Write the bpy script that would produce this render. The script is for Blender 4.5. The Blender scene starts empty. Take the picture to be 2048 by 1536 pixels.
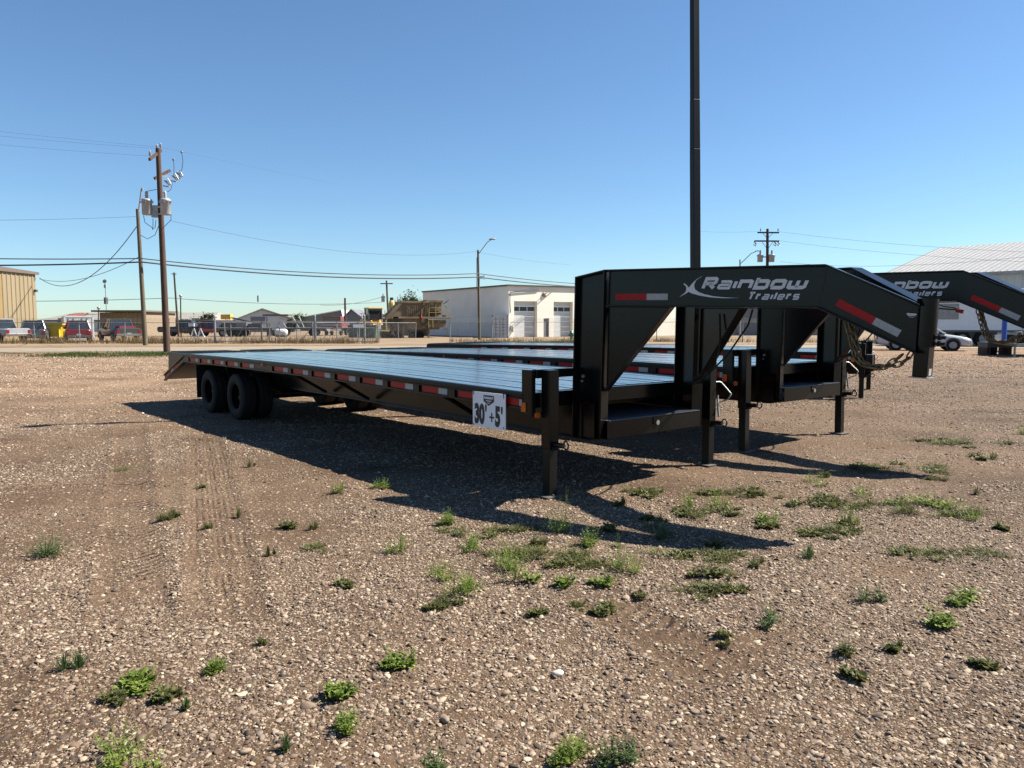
import bpy, bmesh, math, random
import numpy as np
from mathutils import Vector, Matrix

R = math.radians
rnd = random.Random(7)
rng = np.random.default_rng(11)
scene = bpy.context.scene
COL = scene.collection

# ------------------------------------------------------------------ camera, sky, sun, exposure
CF, CP, CH = 1538.8, 0.0788, 1.4988          # focal length in px of a 2048 px wide frame, pitch, eye height
cam_data = bpy.data.cameras.new('camera')
cam_data.sensor_width = 36.0
cam_data.lens = CF / 2048 * 36.0
cam_data.clip_start = 0.05
cam_data.clip_end = 6000
cam = bpy.data.objects.new('camera', cam_data)
cam.location = (0, 0, CH)
cam.rotation_euler = (math.pi / 2 - CP, 0, 0)
COL.objects.link(cam)
scene.camera = cam

SUN_V = Vector((0.92, 0.20, 1.0)).normalized()          # towards the sun
SUN_EL = math.asin(SUN_V.z)
SUN_AZ = math.atan2(SUN_V.x, SUN_V.y)                     # clockwise from +Y
world = bpy.data.worlds.new('World')
scene.world = world
world.use_nodes = True
wn = world.node_tree
bg = wn.nodes['Background']
sky = wn.nodes.new('ShaderNodeTexSky')
sky.sky_type = 'NISHITA'
sky.sun_disc = False
sky.sun_elevation = SUN_EL
sky.sun_rotation = SUN_AZ
sky.altitude = 600
sky.air_density = 1.0
sky.dust_density = 0.25
sky.ozone_density = 2.6
tint = wn.nodes.new('ShaderNodeMixRGB')                   # cool white balance over the whole sky
tint.blend_type = 'MULTIPLY'
tint.inputs['Fac'].default_value = 1.0
tint.inputs['Color2'].default_value = (0.73, 0.895, 1.0, 1.0)
wn.links.new(sky.outputs['Color'], tint.inputs['Color1'])
wn.links.new(tint.outputs['Color'], bg.inputs['Color'])
bg.inputs['Strength'].default_value = 0.055
sun_data = bpy.data.lights.new('sun', 'SUN')
sun_data.energy = 5.0
sun_data.angle = R(0.53)
sun_data.color = (1.0, 0.92, 0.80)
sun = bpy.data.objects.new('sun', sun_data)
sun.rotation_euler = SUN_V.to_track_quat('Z', 'Y').to_euler()
sun.location = (30, 10, 40)
COL.objects.link(sun)
scene.view_settings.view_transform = 'Standard'
scene.view_settings.look = 'None'
scene.view_settings.exposure = 1.45
scene.view_settings.gamma = 1.0
scene.view_settings.use_curve_mapping = False
scene.cycles.max_bounces = 8
scene.cycles.transparent_max_bounces = 24


# ------------------------------------------------------------------ helpers
def pix(px, py, y):
    """world point that stands y metres ahead of the photographer at a given bearing and height"""
    X = (px - 1024) / CF
    Y = -(py - 768) / CF
    d = Vector((X, math.cos(CP) + Y * math.sin(CP), -math.sin(CP) + Y * math.cos(CP)))
    t = y / d.y
    return Vector((d.x * t, y, CH + d.z * t))


def gnd(px, py, z=0.0):
    X = (px - 1024) / CF
    Y = -(py - 768) / CF
    d = Vector((X, math.cos(CP) + Y * math.sin(CP), -math.sin(CP) + Y * math.cos(CP)))
    t = (z - CH) / d.z
    return Vector((d.x * t, d.y * t, z))


class MB:
    """collects shapes and links them as one mesh object"""
    def __init__(self):
        self.v = []
        self.f = []
        self.sm = []

    def add(self, verts, faces, smooth=False):
        n = len(self.v)
        self.v.extend([tuple(p) for p in verts])
        for fc in faces:
            self.f.append([i + n for i in fc])
            self.sm.append(smooth)
        return self

    def box(self, x0, x1, y0, y1, z0, z1, M=None):
        vs = [(x, y, z) for z in (z0, z1) for y in (y0, y1) for x in (x0, x1)]
        if M is not None:
            vs = [M @ Vector(p) for p in vs]
        return self.add(vs, [(0, 2, 3, 1), (4, 5, 7, 6), (0, 1, 5, 4), (2, 6, 7, 3), (0, 4, 6, 2), (1, 3, 7, 5)])

    def bar(self, p0, p1, w, h, up=(0, 0, 1)):
        """rectangular bar from p0 to p1, w across, h along up"""
        p0 = Vector(p0); p1 = Vector(p1)
        d = (p1 - p0)
        L = d.length
        d.normalize()
        u = Vector(up)
        s = d.cross(u)
        if s.length < 1e-5:
            u = Vector((1, 0, 0)); s = d.cross(u)
        s.normalize()
        u = s.cross(d).normalized()
        vs = []
        for a in (p0, p1):
            for i, j in ((-1, -1), (1, -1), (1, 1), (-1, 1)):
                vs.append(a + s * (w / 2 * i) + u * (h / 2 * j))
        return self.add(vs, [(0, 3, 2, 1), (4, 5, 6, 7), (0, 1, 5, 4), (1, 2, 6, 5), (2, 3, 7, 6), (3, 0, 4, 7)])

    def cyl(self, p0, p1, r0, r1=None, n=16, cap=True):
        p0 = Vector(p0); p1 = Vector(p1)
        r1 = r0 if r1 is None else r1
        d = (p1 - p0).normalized()
        u = Vector((0, 0, 1)) if abs(d.z) < 0.9 else Vector((1, 0, 0))
        s = d.cross(u).normalized()
        u = s.cross(d).normalized()
        a = [p0 + (s * math.cos(2 * math.pi * i / n) + u * math.sin(2 * math.pi * i / n)) * r0 for i in range(n)]
        b = [p1 + (s * math.cos(2 * math.pi * i / n) + u * math.sin(2 * math.pi * i / n)) * r1 for i in range(n)]
        self.add(a + b, [(i, n + i, n + (i + 1) % n, (i + 1) % n) for i in range(n)][::1], True)
        if cap:
            self.add(a, [list(range(n))])
            self.add(b, [list(range(n))[::-1]])
        return self

    def tube(self, pts, r, n=8, cap=True):
        pts = [Vector(p) for p in pts]
        rings = []
        prev = None
        for i, p in enumerate(pts):
            d = (pts[min(i + 1, len(pts) - 1)] - pts[max(i - 1, 0)]).normalized()
            if prev is None:
                u = Vector((0, 0, 1)) if abs(d.z) < 0.9 else Vector((1, 0, 0))
                s = d.cross(u).normalized()
            else:
                s = (prev - d * prev.dot(d)).normalized()
            prev = s
            u = s.cross(d).normalized()
            rr = r[i] if isinstance(r, (list, tuple)) else r
            rings.append([p + (s * math.cos(2 * math.pi * k / n) + u * math.sin(2 * math.pi * k / n)) * rr for k in range(n)])
        vs = [q for ring in rings for q in ring]
        fs = []
        for i in range(len(pts) - 1):
            for k in range(n):
                fs.append((i * n + k, (i + 1) * n + k, (i + 1) * n + (k + 1) % n, i * n + (k + 1) % n))
        self.add(vs, fs, True)
        if cap:
            self.add(rings[0], [list(range(n))])
            self.add(rings[-1], [list(range(n))[::-1]])
        return self

    def prism(self, poly, fn, t0, t1):
        """polygon of (a, b) pairs pushed from t0 to t1; fn(a, b, t) gives the point"""
        n = len(poly)
        A = [fn(a, b, t0) for a, b in poly]
        B = [fn(a, b, t1) for a, b in poly]
        self.add(A + B, [list(range(n))[::-1], [n + i for i in range(n)]] +
                 [(i, (i + 1) % n, n + (i + 1) % n, n + i) for i in range(n)])
        return self

    def lathe(self, prof, M=None, n=24):
        vs = []
        for r, z in prof:
            for k in range(n):
                p = Vector((r * math.cos(2 * math.pi * k / n), r * math.sin(2 * math.pi * k / n), z))
                vs.append(M @ p if M is not None else p)
        fs = []
        for i in range(len(prof) - 1):
            for k in range(n):
                fs.append((i * n + k, i * n + (k + 1) % n, (i + 1) * n + (k + 1) % n, (i + 1) * n + k))
        return self.add(vs, fs, True)

    def torus(self, c, ax, R0, r, n=18, m=8, sx=1.0):
        ax = Vector(ax).normalized()
        u = Vector((0, 0, 1)) if abs(ax.z) < 0.9 else Vector((1, 0, 0))
        s = ax.cross(u).normalized()
        u = s.cross(ax).normalized()
        c = Vector(c)
        vs = []
        for i in range(n):
            a = 2 * math.pi * i / n
            rad = (s * math.cos(a) * sx + u * math.sin(a))
            ctr = c + rad * R0
            rn = (s * math.cos(a) + u * math.sin(a)).normalized()
            for j in range(m):
                b = 2 * math.pi * j / m
                vs.append(ctr + rn * (math.cos(b) * r) + ax * (math.sin(b) * r))
        fs = [(i * m + j, ((i + 1) % n) * m + j, ((i + 1) % n) * m + (j + 1) % m, i * m + (j + 1) % m)
              for i in range(n) for j in range(m)]
        return self.add(vs, fs, True)

    def mesh(self, name):
        me = bpy.data.meshes.new(name)
        me.from_pydata(self.v, [], self.f)
        me.polygons.foreach_set('use_smooth', self.sm)
        bm = bmesh.new()
        bm.from_mesh(me)
        bmesh.ops.recalc_face_normals(bm, faces=bm.faces)
        bm.to_mesh(me)
        bm.free()
        me.update()
        return me

    def build(self, name, m, parent=None, bevel=0.0):
        return obj(name, self.mesh(name), m, parent, bevel)


def obj(name, me, m, parent=None, bevel=0.0):
    o = bpy.data.objects.new(name, me)
    COL.objects.link(o)
    if m is not None and len(me.materials) == 0:
        me.materials.append(m)
    if parent is not None:
        o.parent = parent
    if bevel:
        b = o.modifiers.new('bevel', 'BEVEL')
        b.width = bevel
        b.segments = 2
        b.limit_method = 'ANGLE'
        b.angle_limit = R(50)
    return o


def tag(o, label=None, cat=None, group=None, kind=None):
    if label: o['label'] = label
    if cat: o['category'] = cat
    if group: o['group'] = group
    if kind: o['kind'] = kind
    return o


def empty(name, loc=(0, 0, 0), rz=0.0):
    o = bpy.data.objects.new(name, None)
    o.empty_display_size = 0.2
    o.location = loc
    o.rotation_euler = (0, 0, rz)
    COL.objects.link(o)
    return o


def copy_tree(o, parent=None, skip=()):
    c = o.copy()
    COL.objects.link(c)
    c.parent = parent
    for ch in list(o.children):
        if ch.name.split('.')[0] not in skip:
            copy_tree(ch, c, skip)
    return c


# ------------------------------------------------------------------ materials (all node based)
def mat(name, col, rough=0.6, metal=0.0, var=0.12, scale=6.0, bump=0.0, bscale=40.0, spec=0.5, coat=0.0, col2=None, detail=4.0, coords='Object', stretch=None):
    m = bpy.data.materials.new(name)
    m.use_nodes = True
    nt = m.node_tree
    b = nt.nodes['Principled BSDF']
    tc = nt.nodes.new('ShaderNodeTexCoord')
    src = tc.outputs[coords]
    if stretch:
        mp = nt.nodes.new('ShaderNodeMapping')
        mp.inputs['Scale'].default_value = stretch
        nt.links.new(src, mp.inputs['Vector'])
        src = mp.outputs['Vector']
    nz = nt.nodes.new('ShaderNodeTexNoise')
    nz.inputs['Scale'].default_value = scale
    nz.inputs['Detail'].default_value = detail
    nt.links.new(src, nz.inputs['Vector'])
    cr = nt.nodes.new('ShaderNodeValToRGB')
    c = list(col)
    c2 = list(col2) if col2 else [min(1, x * (1 + var)) for x in c]
    c1 = c if col2 else [x * (1 - var) for x in c]
    cr.color_ramp.elements[0].position = 0.3
    cr.color_ramp.elements[1].position = 0.7
    cr.color_ramp.elements[0].color = (*c1, 1)
    cr.color_ramp.elements[1].color = (*c2, 1)
    nt.links.new(nz.outputs['Fac'], cr.inputs['Fac'])
    nt.links.new(cr.outputs['Color'], b.inputs['Base Color'])
    b.inputs['Roughness'].default_value = rough
    b.inputs['Metallic'].default_value = metal
    b.inputs['Specular IOR Level'].default_value = spec
    if coat:
        b.inputs['Coat Weight'].default_value = coat
        b.inputs['Coat Roughness'].default_value = 0.08
    if bump:
        n2 = nt.nodes.new('ShaderNodeTexNoise')
        n2.inputs['Scale'].default_value = bscale
        n2.inputs['Detail'].default_value = 5
        nt.links.new(src, n2.inputs['Vector'])
        bp = nt.nodes.new('ShaderNodeBump')
        bp.inputs['Strength'].default_value = bump
        bp.inputs['Distance'].default_value = 0.02
        nt.links.new(n2.outputs['Fac'], bp.inputs['Height'])
        nt.links.new(bp.outputs['Normal'], b.inputs['Normal'])
    return m


M = {}
M['black_paint'] = mat('black_paint', (0.0042, 0.0045, 0.0046), 0.20, var=0.25, scale=2.5, bump=0.02, bscale=25, spec=0.24)
M['black_gloss'] = mat('black_gloss', (0.004, 0.0042, 0.0045), 0.10, var=0.25, scale=2.5, bump=0.02, bscale=18, spec=0.6)
M['black_rail'] = mat('black_rail', (0.005, 0.0048, 0.0046), 0.36, var=0.3, scale=3, bump=0.03, bscale=20, spec=0.26)
M['rubber'] = mat('rubber', (0.009, 0.009, 0.0095), 0.75, spec=0.25, var=0.2, scale=12, bump=0.1, bscale=60)
M['steel_bright'] = mat('steel_bright', (0.32, 0.32, 0.32), 0.45, 0.9, var=0.15, scale=20)
M['steel_dull'] = mat('steel_dull', (0.30, 0.30, 0.30), 0.5, 0.8, var=0.25, scale=10)
M['galv'] = mat('galvanised', (0.24, 0.245, 0.25), 0.5, 0.4, var=0.15, scale=8)
M['chain'] = mat('chain_zinc', (0.17, 0.135, 0.08), 0.38, 0.85, var=0.35, scale=30)
M['tape_red'] = mat('tape_red', (0.34, 0.010, 0.010), 0.4, var=0.25, scale=60, spec=0.2)
M['tape_white'] = mat('tape_white', (0.36, 0.36, 0.35), 0.4, var=0.12, scale=60, spec=0.2)
M['amber'] = mat('amber_lens', (0.48, 0.10, 0.008), 0.2, var=0.2, scale=60)
M['red_lens'] = mat('red_lens', (0.20, 0.008, 0.010), 0.2, var=0.2, scale=40)
M['decal_grey'] = mat('decal_grey', (0.56, 0.57, 0.59), 0.35, var=0.05, scale=10)
M['sign_white'] = mat('sign_board', (0.80, 0.80, 0.81), 0.45, var=0.03, scale=4)
M['ink'] = mat('sign_ink', (0.012, 0.012, 0.014), 0.5, var=0.2, scale=20)
M['wood_pole'] = mat('pole_wood', (0.055, 0.030, 0.020), 0.85, var=0.35, scale=3, bump=0.3, bscale=12, stretch=(8, 8, 0.6))
M['wood_pole_grey'] = mat('pole_wood_grey', (0.090, 0.074, 0.048), 0.85, var=0.3, scale=3, bump=0.3, bscale=12, stretch=(8, 8, 0.6))
M['wire'] = mat('wire', (0.03, 0.03, 0.032), 0.6, var=0.1)
M['porcelain'] = mat('porcelain', (0.30, 0.30, 0.30), 0.3, var=0.1)
M['transformer'] = mat('transformer_paint', (0.29, 0.305, 0.32), 0.4, var=0.08, scale=5)
M['glass'] = mat('dark_glass', (0.02, 0.024, 0.028), 0.06, var=0.2, spec=0.9)
M['chrome'] = mat('chrome', (0.6, 0.6, 0.6), 0.12, 1.0, var=0.05)


def deck_material():
    m = bpy.data.materials.new('deck_planks')
    m.use_nodes = True
    nt = m.node_tree
    b = nt.nodes['Principled BSDF']
    tc = nt.nodes.new('ShaderNodeTexCoord')
    mp = nt.nodes.new('ShaderNodeMapping')
    mp.inputs['Scale'].default_value = (2.4, 14, 14)
    oi = nt.nodes.new('ShaderNodeObjectInfo')
    ad = nt.nodes.new('ShaderNodeVectorMath'); ad.operation = 'ADD'
    sc = nt.nodes.new('ShaderNodeVectorMath'); sc.operation = 'SCALE'
    sc.inputs['Scale'].default_value = 37.0
    cx = nt.nodes.new('ShaderNodeCombineXYZ')
    nt.links.new(oi.outputs['Random'], cx.inputs['X'])
    nt.links.new(oi.outputs['Random'], cx.inputs['Y'])
    nt.links.new(cx.outputs[0], sc.inputs[0])
    nt.links.new(tc.outputs['Object'], mp.inputs['Vector'])
    nt.links.new(mp.outputs[0], ad.inputs[0])
    nt.links.new(sc.outputs[0], ad.inputs[1])
    nz = nt.nodes.new('ShaderNodeTexNoise')
    nz.inputs['Scale'].default_value = 2.2
    nz.inputs['Detail'].default_value = 8
    nz.inputs['Roughness'].default_value = 0.65
    nt.links.new(ad.outputs[0], nz.inputs['Vector'])
    cr = nt.nodes.new('ShaderNodeValToRGB')
    cr.color_ramp.elements[0].position = 0.32
    cr.color_ramp.elements[0].color = (0.012, 0.012, 0.013, 1)
    cr.color_ramp.elements[1].position = 0.75
    cr.color_ramp.elements[1].color = (0.045, 0.043, 0.040, 1)
    nt.links.new(nz.outputs['Fac'], cr.inputs['Fac'])
    nt.links.new(cr.outputs['Color'], b.inputs['Base Color'])
    rr = nt.nodes.new('ShaderNodeMapRange')
    rr.inputs['From Min'].default_value = 0.3
    rr.inputs['From Max'].default_value = 0.75
    rr.inputs['To Min'].default_value = 0.10
    rr.inputs['To Max'].default_value = 0.26
    nt.links.new(nz.outputs['Fac'], rr.inputs['Value'])
    nt.links.new(rr.outputs[0], b.inputs['Roughness'])
    bp = nt.nodes.new('ShaderNodeBump')
    bp.inputs['Strength'].default_value = 0.8
    bp.inputs['Distance'].default_value = 0.005
    nt.links.new(nz.outputs['Fac'], bp.inputs['Height'])
    nt.links.new(bp.outputs['Normal'], b.inputs['Normal'])
    b.inputs['Specular IOR Level'].default_value = 1.0
    b.inputs['Coat Weight'].default_value = 0.7
    b.inputs['Coat Roughness'].default_value = 0.16
    return m


M['deck'] = deck_material()


def chain_link_material():
    m = bpy.data.materials.new('chain_link_wire')
    m.use_nodes = True
    nt = m.node_tree
    b = nt.nodes['Principled BSDF']
    b.inputs['Base Color'].default_value = (0.20, 0.205, 0.21, 1)
    b.inputs['Metallic'].default_value = 0.5
    b.inputs['Roughness'].default_value = 0.5
    out = nt.nodes['Material Output']
    tc = nt.nodes.new('ShaderNodeTexCoord')
    sp = nt.nodes.new('ShaderNodeSeparateXYZ')
    nt.links.new(tc.outputs['Object'], sp.inputs[0])
    facs = []
    for op in ('ADD', 'SUBTRACT'):
        a = nt.nodes.new('ShaderNodeMath'); a.operation = op
        nt.links.new(sp.outputs['X'], a.inputs[0]); nt.links.new(sp.outputs['Z'], a.inputs[1])
        s = nt.nodes.new('ShaderNodeMath'); s.operation = 'MULTIPLY'; s.inputs[1].default_value = 1 / 0.075
        nt.links.new(a.outputs[0], s.inputs[0])
        fr = nt.nodes.new('ShaderNodeMath'); fr.operation = 'FRACT'
        nt.links.new(s.outputs[0], fr.inputs[0])
        lt = nt.nodes.new('ShaderNodeMath'); lt.operation = 'LESS_THAN'; lt.inputs[1].default_value = 0.045
        nt.links.new(fr.outputs[0], lt.inputs[0])
        facs.append(lt)
    mx = nt.nodes.new('ShaderNodeMath'); mx.operation = 'MAXIMUM'
    nt.links.new(facs[0].outputs[0], mx.inputs[0]); nt.links.new(facs[1].outputs[0], mx.inputs[1])
    tr = nt.nodes.new('ShaderNodeBsdfTransparent')
    mix = nt.nodes.new('ShaderNodeMixShader')
    nt.links.new(mx.outputs[0], mix.inputs['Fac'])
    nt.links.new(tr.outputs[0], mix.inputs[1])
    nt.links.new(b.outputs[0], mix.inputs[2])
    nt.links.new(mix.outputs[0], out.inputs['Surface'])
    return m


M['chain_link'] = chain_link_material()


def leaf_material(name, c1, c2):
    m = bpy.data.materials.new(name)
    m.use_nodes = True
    nt = m.node_tree
    b = nt.nodes['Principled BSDF']
    tc = nt.nodes.new('ShaderNodeTexCoord')
    nz = nt.nodes.new('ShaderNodeTexNoise')
    nz.inputs['Scale'].default_value = 9
    nz.inputs['Detail'].default_value = 6
    cr = nt.nodes.new('ShaderNodeValToRGB')
    cr.color_ramp.elements[0].position = 0.35
    cr.color_ramp.elements[1].position = 0.68
    cr.color_ramp.elements[0].color = (*c1, 1)
    cr.color_ramp.elements[1].color = (*c2, 1)
    nt.links.new(tc.outputs['Object'], nz.inputs['Vector'])
    nt.links.new(nz.outputs['Fac'], cr.inputs['Fac'])
    nt.links.new(cr.outputs['Color'], b.inputs['Base Color'])
    b.inputs['Roughness'].default_value = 0.6
    b.inputs['Specular IOR Level'].default_value = 0.25
    tl = nt.nodes.new('ShaderNodeBsdfTranslucent')
    nt.links.new(cr.outputs['Color'], tl.inputs['Color'])
    mx = nt.nodes.new('ShaderNodeMixShader')
    mx.inputs['Fac'].default_value = 0.3
    nt.links.new(b.outputs[0], mx.inputs[1])
    nt.links.new(tl.outputs[0], mx.inputs[2])
    nt.links.new(mx.outputs[0], nt.nodes['Material Output'].inputs['Surface'])
    return m


M['weed'] = leaf_material('weed_leaf', (0.080, 0.130, 0.018), (0.180, 0.230, 0.044))
M['weed_dark'] = leaf_material('weed_leaf_dark', (0.042, 0.074, 0.024), (0.095, 0.138, 0.044))
M['weed_olive'] = leaf_material('weed_leaf_olive', (0.062, 0.074, 0.022), (0.140, 0.140, 0.050))
M['verge'] = leaf_material('verge_grass', (0.035, 0.062, 0.014), (0.08, 0.105, 0.028))
M['dry_grass'] = leaf_material('dry_grass', (0.105, 0.072, 0.034), (0.21, 0.150, 0.078))
M['tree_leaf'] = leaf_material('tree_leaf', (0.018, 0.032, 0.011), (0.045, 0.062, 0.020))
M['bark'] = mat('bark', (0.07, 0.05, 0.035), 0.9, var=0.3, scale=10)


# ------------------------------------------------------------------ ground
def vnoise(x, y, seed=0):
    xi = np.floor(x).astype(np.int64); yi = np.floor(y).astype(np.int64)
    xf = x - xi; yf = y - yi
    def hsh(a, b):
        n = (a * 374761393 + b * 668265263 + seed * 974634777) & 0xffffffff
        n = ((n ^ (n >> 13)) * 1274126177) & 0xffffffff
        return ((n ^ (n >> 16)) & 0xffff) / 65535.0
    u = xf * xf * (3 - 2 * xf); v = yf * yf * (3 - 2 * yf)
    return (hsh(xi, yi) * (1 - u) + hsh(xi + 1, yi) * u) * (1 - v) + (hsh(xi, yi + 1) * (1 - u) + hsh(xi + 1, yi + 1) * u) * v


def seg_dist(x, y, p, q):
    px, py = p; qx, qy = q
    dx, dy = qx - px, qy - py
    L = math.hypot(dx, dy)
    t = ((x - px) * dx + (y - py) * dy) / L
    n = ((x - px) * -dy + (y - py) * dx) / L
    return t, n, L


TRACKS = [  # start, end, half width, kind
    (gnd(262, 850), gnd(262, 1230), 0.19, 'lug'),
    (gnd(398, 868), gnd(418, 1240), 0.12, 'rib'),
    (gnd(424, 874), gnd(492, 1240), 0.12, 'rib'),
    (gnd(1330, 1372), gnd(1600, 1262), 0.13, 'smooth'),
    (gnd(0, 985), gnd(800, 938), 0.12, 'smooth'),
    (gnd(1180, 1190), gnd(1420, 1330), 0.20, 'lug'),
]


def height(x, y):
    near = np.clip((34 - y) / 20, 0, 1) * np.clip((40 - np.abs(x)) / 20, 0, 1)
    h = 0.020 * (vnoise(x * 0.55, y * 0.55, 1) - 0.5) + 0.016 * (vnoise(x * 1.9, y * 1.9, 2) - 0.5) \
        + 0.010 * (vnoise(x * 6, y * 6, 3) - 0.5) + 0.006 * (vnoise(x * 17, y * 17, 4) - 0.5)
    h = h * near
    for p, q, w, kind in TRACKS:
        t, n, L = seg_dist(x, y, p[:2], q[:2])
        m = np.clip((w - np.abs(n)) / 0.05, 0, 1) * np.clip((t + 0.2) / 0.4, 0, 1) * np.clip((L + 0.2 - t) / 0.4, 0, 1)
        edge = np.exp(-((np.abs(n) - w - 0.03) / 0.035) ** 2) * np.clip((t + 0.2) / 0.4, 0, 1) * np.clip((L + 0.2 - t) / 0.4, 0, 1)
        h = h - 0.010 * m + 0.008 * edge
    return h


def lotmask(x, y):
    """0 in bare packed dirt, 1 in loose stones"""
    a = vnoise(x * 0.42 + 5, y * 0.42, 21) * 0.55 + vnoise(x * 1.3, y * 1.3, 22) * 0.45
    side = np.clip((x + 3.2) / 3.0, 0, 1)                     # the left half of the lot is packed harder
    zone = np.exp(-(((x + 2.7) / 2.0) ** 2 + ((y - 6.9) / 2.3) ** 2)) + 0.6 * np.exp(-(((x - 1.9) / 0.7) ** 2 + ((y - 4.1) / 0.5) ** 2))
    zone = zone + 0.9 * np.exp(-(((x - 6.0) / 3.2) ** 2 + ((y - 11.0) / 3.6) ** 2))
    front = np.clip((5.0 - y) / 1.2, 0, 1)
    d = np.clip((a - 0.44 + 0.12 * side + 0.16 * front - 0.30 * zone) / 0.20, 0, 1)
    for p, q, w, kind in TRACKS:
        t, n, L = seg_dist(x, y, p[:2], q[:2])
        m = np.clip((w + 0.05 - np.abs(n)) / 0.08, 0, 1) * np.clip((t + 0.2) / 0.4, 0, 1) * np.clip((L + 0.2 - t) / 0.4, 0, 1)
        d = d * (1 - 0.88 * m)
    return d


def ground_material():
    m = bpy.data.materials.new('gravel_ground')
    m.use_nodes = True
    nt = m.node_tree
    N = nt.nodes.new
    L = nt.links.new
    b = nt.nodes['Principled BSDF']
    geo = N('ShaderNodeNewGeometry')
    pos = geo.outputs['Position']
    n1 = N('ShaderNodeTexNoise'); n1.inputs['Scale'].default_value = 0.55; n1.inputs['Detail'].default_value = 5
    L(pos, n1.inputs['Vector'])
    dirt = N('ShaderNodeValToRGB')
    dirt.color_ramp.elements[0].position = 0.34; dirt.color_ramp.elements[0].color = (0.054, 0.033, 0.019, 1)
    dirt.color_ramp.elements[1].position = 0.66; dirt.color_ramp.elements[1].color = (0.112, 0.072, 0.044, 1)
    L(n1.outputs['Fac'], dirt.inputs['Fac'])
    n2 = N('ShaderNodeTexNoise'); n2.inputs['Scale'].default_value = 38; n2.inputs['Detail'].default_value = 6
    L(pos, n2.inputs['Vector'])
    fine = N('ShaderNodeMapRange'); fine.inputs['From Min'].default_value = 0.3; fine.inputs['From Max'].default_value = 0.7
    fine.inputs['To Min'].default_value = 0.72; fine.inputs['To Max'].default_value = 1.25
    L(n2.outputs['Fac'], fine.inputs['Value'])
    dm = N('ShaderNodeMixRGB'); dm.blend_type = 'MULTIPLY'; dm.inputs['Fac'].default_value = 1
    L(dirt.outputs['Color'], dm.inputs['Color1']); L(fine.outputs[0], dm.inputs['Color2'])
    col = dm.outputs['Color']
    heights = []
    for sc, thr in ((24, 0.30), (52, 0.32), (110, 0.34)):
        vo = N('ShaderNodeTexVoronoi'); vo.inputs['Scale'].default_value = sc
        L(pos, vo.inputs['Vector'])
        sp = N('ShaderNodeSeparateColor'); L(vo.outputs['Color'], sp.inputs[0])
        st = N('ShaderNodeValToRGB')
        els = st.color_ramp.elements
        els[0].position = 0; els[0].color = (0.05, 0.042, 0.036, 1)
        els[1].position = 1; els[1].color = (0.34, 0.27, 0.19, 1)
        for p_, c_ in ((0.25, (0.09, 0.060, 0.040)), (0.5, (0.14, 0.096, 0.064)), (0.75, (0.19, 0.138, 0.094))):
            e = els.new(p_); e.color = (*c_, 1)
        L(sp.outputs[0], st.inputs['Fac'])
        # stone where distance small and this cell is chosen
        mk = N('ShaderNodeMapRange'); mk.inputs['From Min'].default_value = thr + 0.12; mk.inputs['From Max'].default_value = thr
        L(vo.outputs['Distance'], mk.inputs['Value'])
        ch = N('ShaderNodeMath'); ch.operation = 'GREATER_THAN'
        nn = N('ShaderNodeTexNoise'); nn.inputs['Scale'].default_value = 0.9; nn.inputs['Detail'].default_value = 3
        L(pos, nn.inputs['Vector'])
        mr = N('ShaderNodeMapRange'); mr.inputs['From Min'].default_value = 0.38; mr.inputs['From Max'].default_value = 0.62
        mr.inputs['To Min'].default_value = 0.15; mr.inputs['To Max'].default_value = 0.85
        L(nn.outputs['Fac'], mr.inputs['Value'])
        L(mr.outputs[0], ch.inputs[0]); L(sp.outputs[1], ch.inputs[1])
        mm = N('ShaderNodeMath'); mm.operation = 'MULTIPLY'
        L(mk.outputs[0], mm.inputs[0]); L(ch.outputs[0], mm.inputs[1])
        mx = N('ShaderNodeMixRGB'); L(mm.outputs[0], mx.inputs['Fac'])
        L(col, mx.inputs['Color1']); L(st.outputs['Color'], mx.inputs['Color2'])
        col = mx.outputs['Color']
        hh = N('ShaderNodeMath'); hh.operation = 'MULTIPLY'; hh.inputs[1].default_value = 0.35 / sc
        iv = N('ShaderNodeMath'); iv.operation = 'SUBTRACT'; iv.inputs[0].default_value = 0.7
        L(vo.outputs['Distance'], iv.inputs[1])
        m3 = N('ShaderNodeMath'); m3.operation = 'MULTIPLY'; L(iv.outputs[0], m3.inputs[0]); L(mm.outputs[0], m3.inputs[1])
        L(m3.outputs[0], hh.inputs[0])
        heights.append(hh.outputs[0])
    sxy = N('ShaderNodeSeparateXYZ'); L(pos, sxy.inputs[0])
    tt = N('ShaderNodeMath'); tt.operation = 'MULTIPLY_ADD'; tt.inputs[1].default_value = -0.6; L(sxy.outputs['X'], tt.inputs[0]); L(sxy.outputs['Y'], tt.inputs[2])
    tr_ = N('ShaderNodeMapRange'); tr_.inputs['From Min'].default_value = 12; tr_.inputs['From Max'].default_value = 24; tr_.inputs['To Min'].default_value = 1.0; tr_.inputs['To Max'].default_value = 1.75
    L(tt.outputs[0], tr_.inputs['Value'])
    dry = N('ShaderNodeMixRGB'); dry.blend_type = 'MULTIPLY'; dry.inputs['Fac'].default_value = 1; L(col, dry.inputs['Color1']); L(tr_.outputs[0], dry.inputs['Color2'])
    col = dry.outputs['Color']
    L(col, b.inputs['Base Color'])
    b.inputs['Roughness'].default_value = 0.92
    b.inputs['Specular IOR Level'].default_value = 0.2
    # relief: stones + grain + tread marks
    acc = heights[0]
    for h_ in heights[1:]:
        a = N('ShaderNodeMath'); a.operation = 'ADD'; L(acc, a.inputs[0]); L(h_, a.inputs[1]); acc = a.outputs[0]
    g = N('ShaderNodeMath'); g.operation = 'MULTIPLY'; g.inputs[1].default_value = 0.012
    L(n2.outputs['Fac'], g.inputs[0])
    a = N('ShaderNodeMath'); a.operation = 'ADD'; L(acc, a.inputs[0]); L(g.outputs[0], a.inputs[1]); acc = a.outputs[0]
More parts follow.
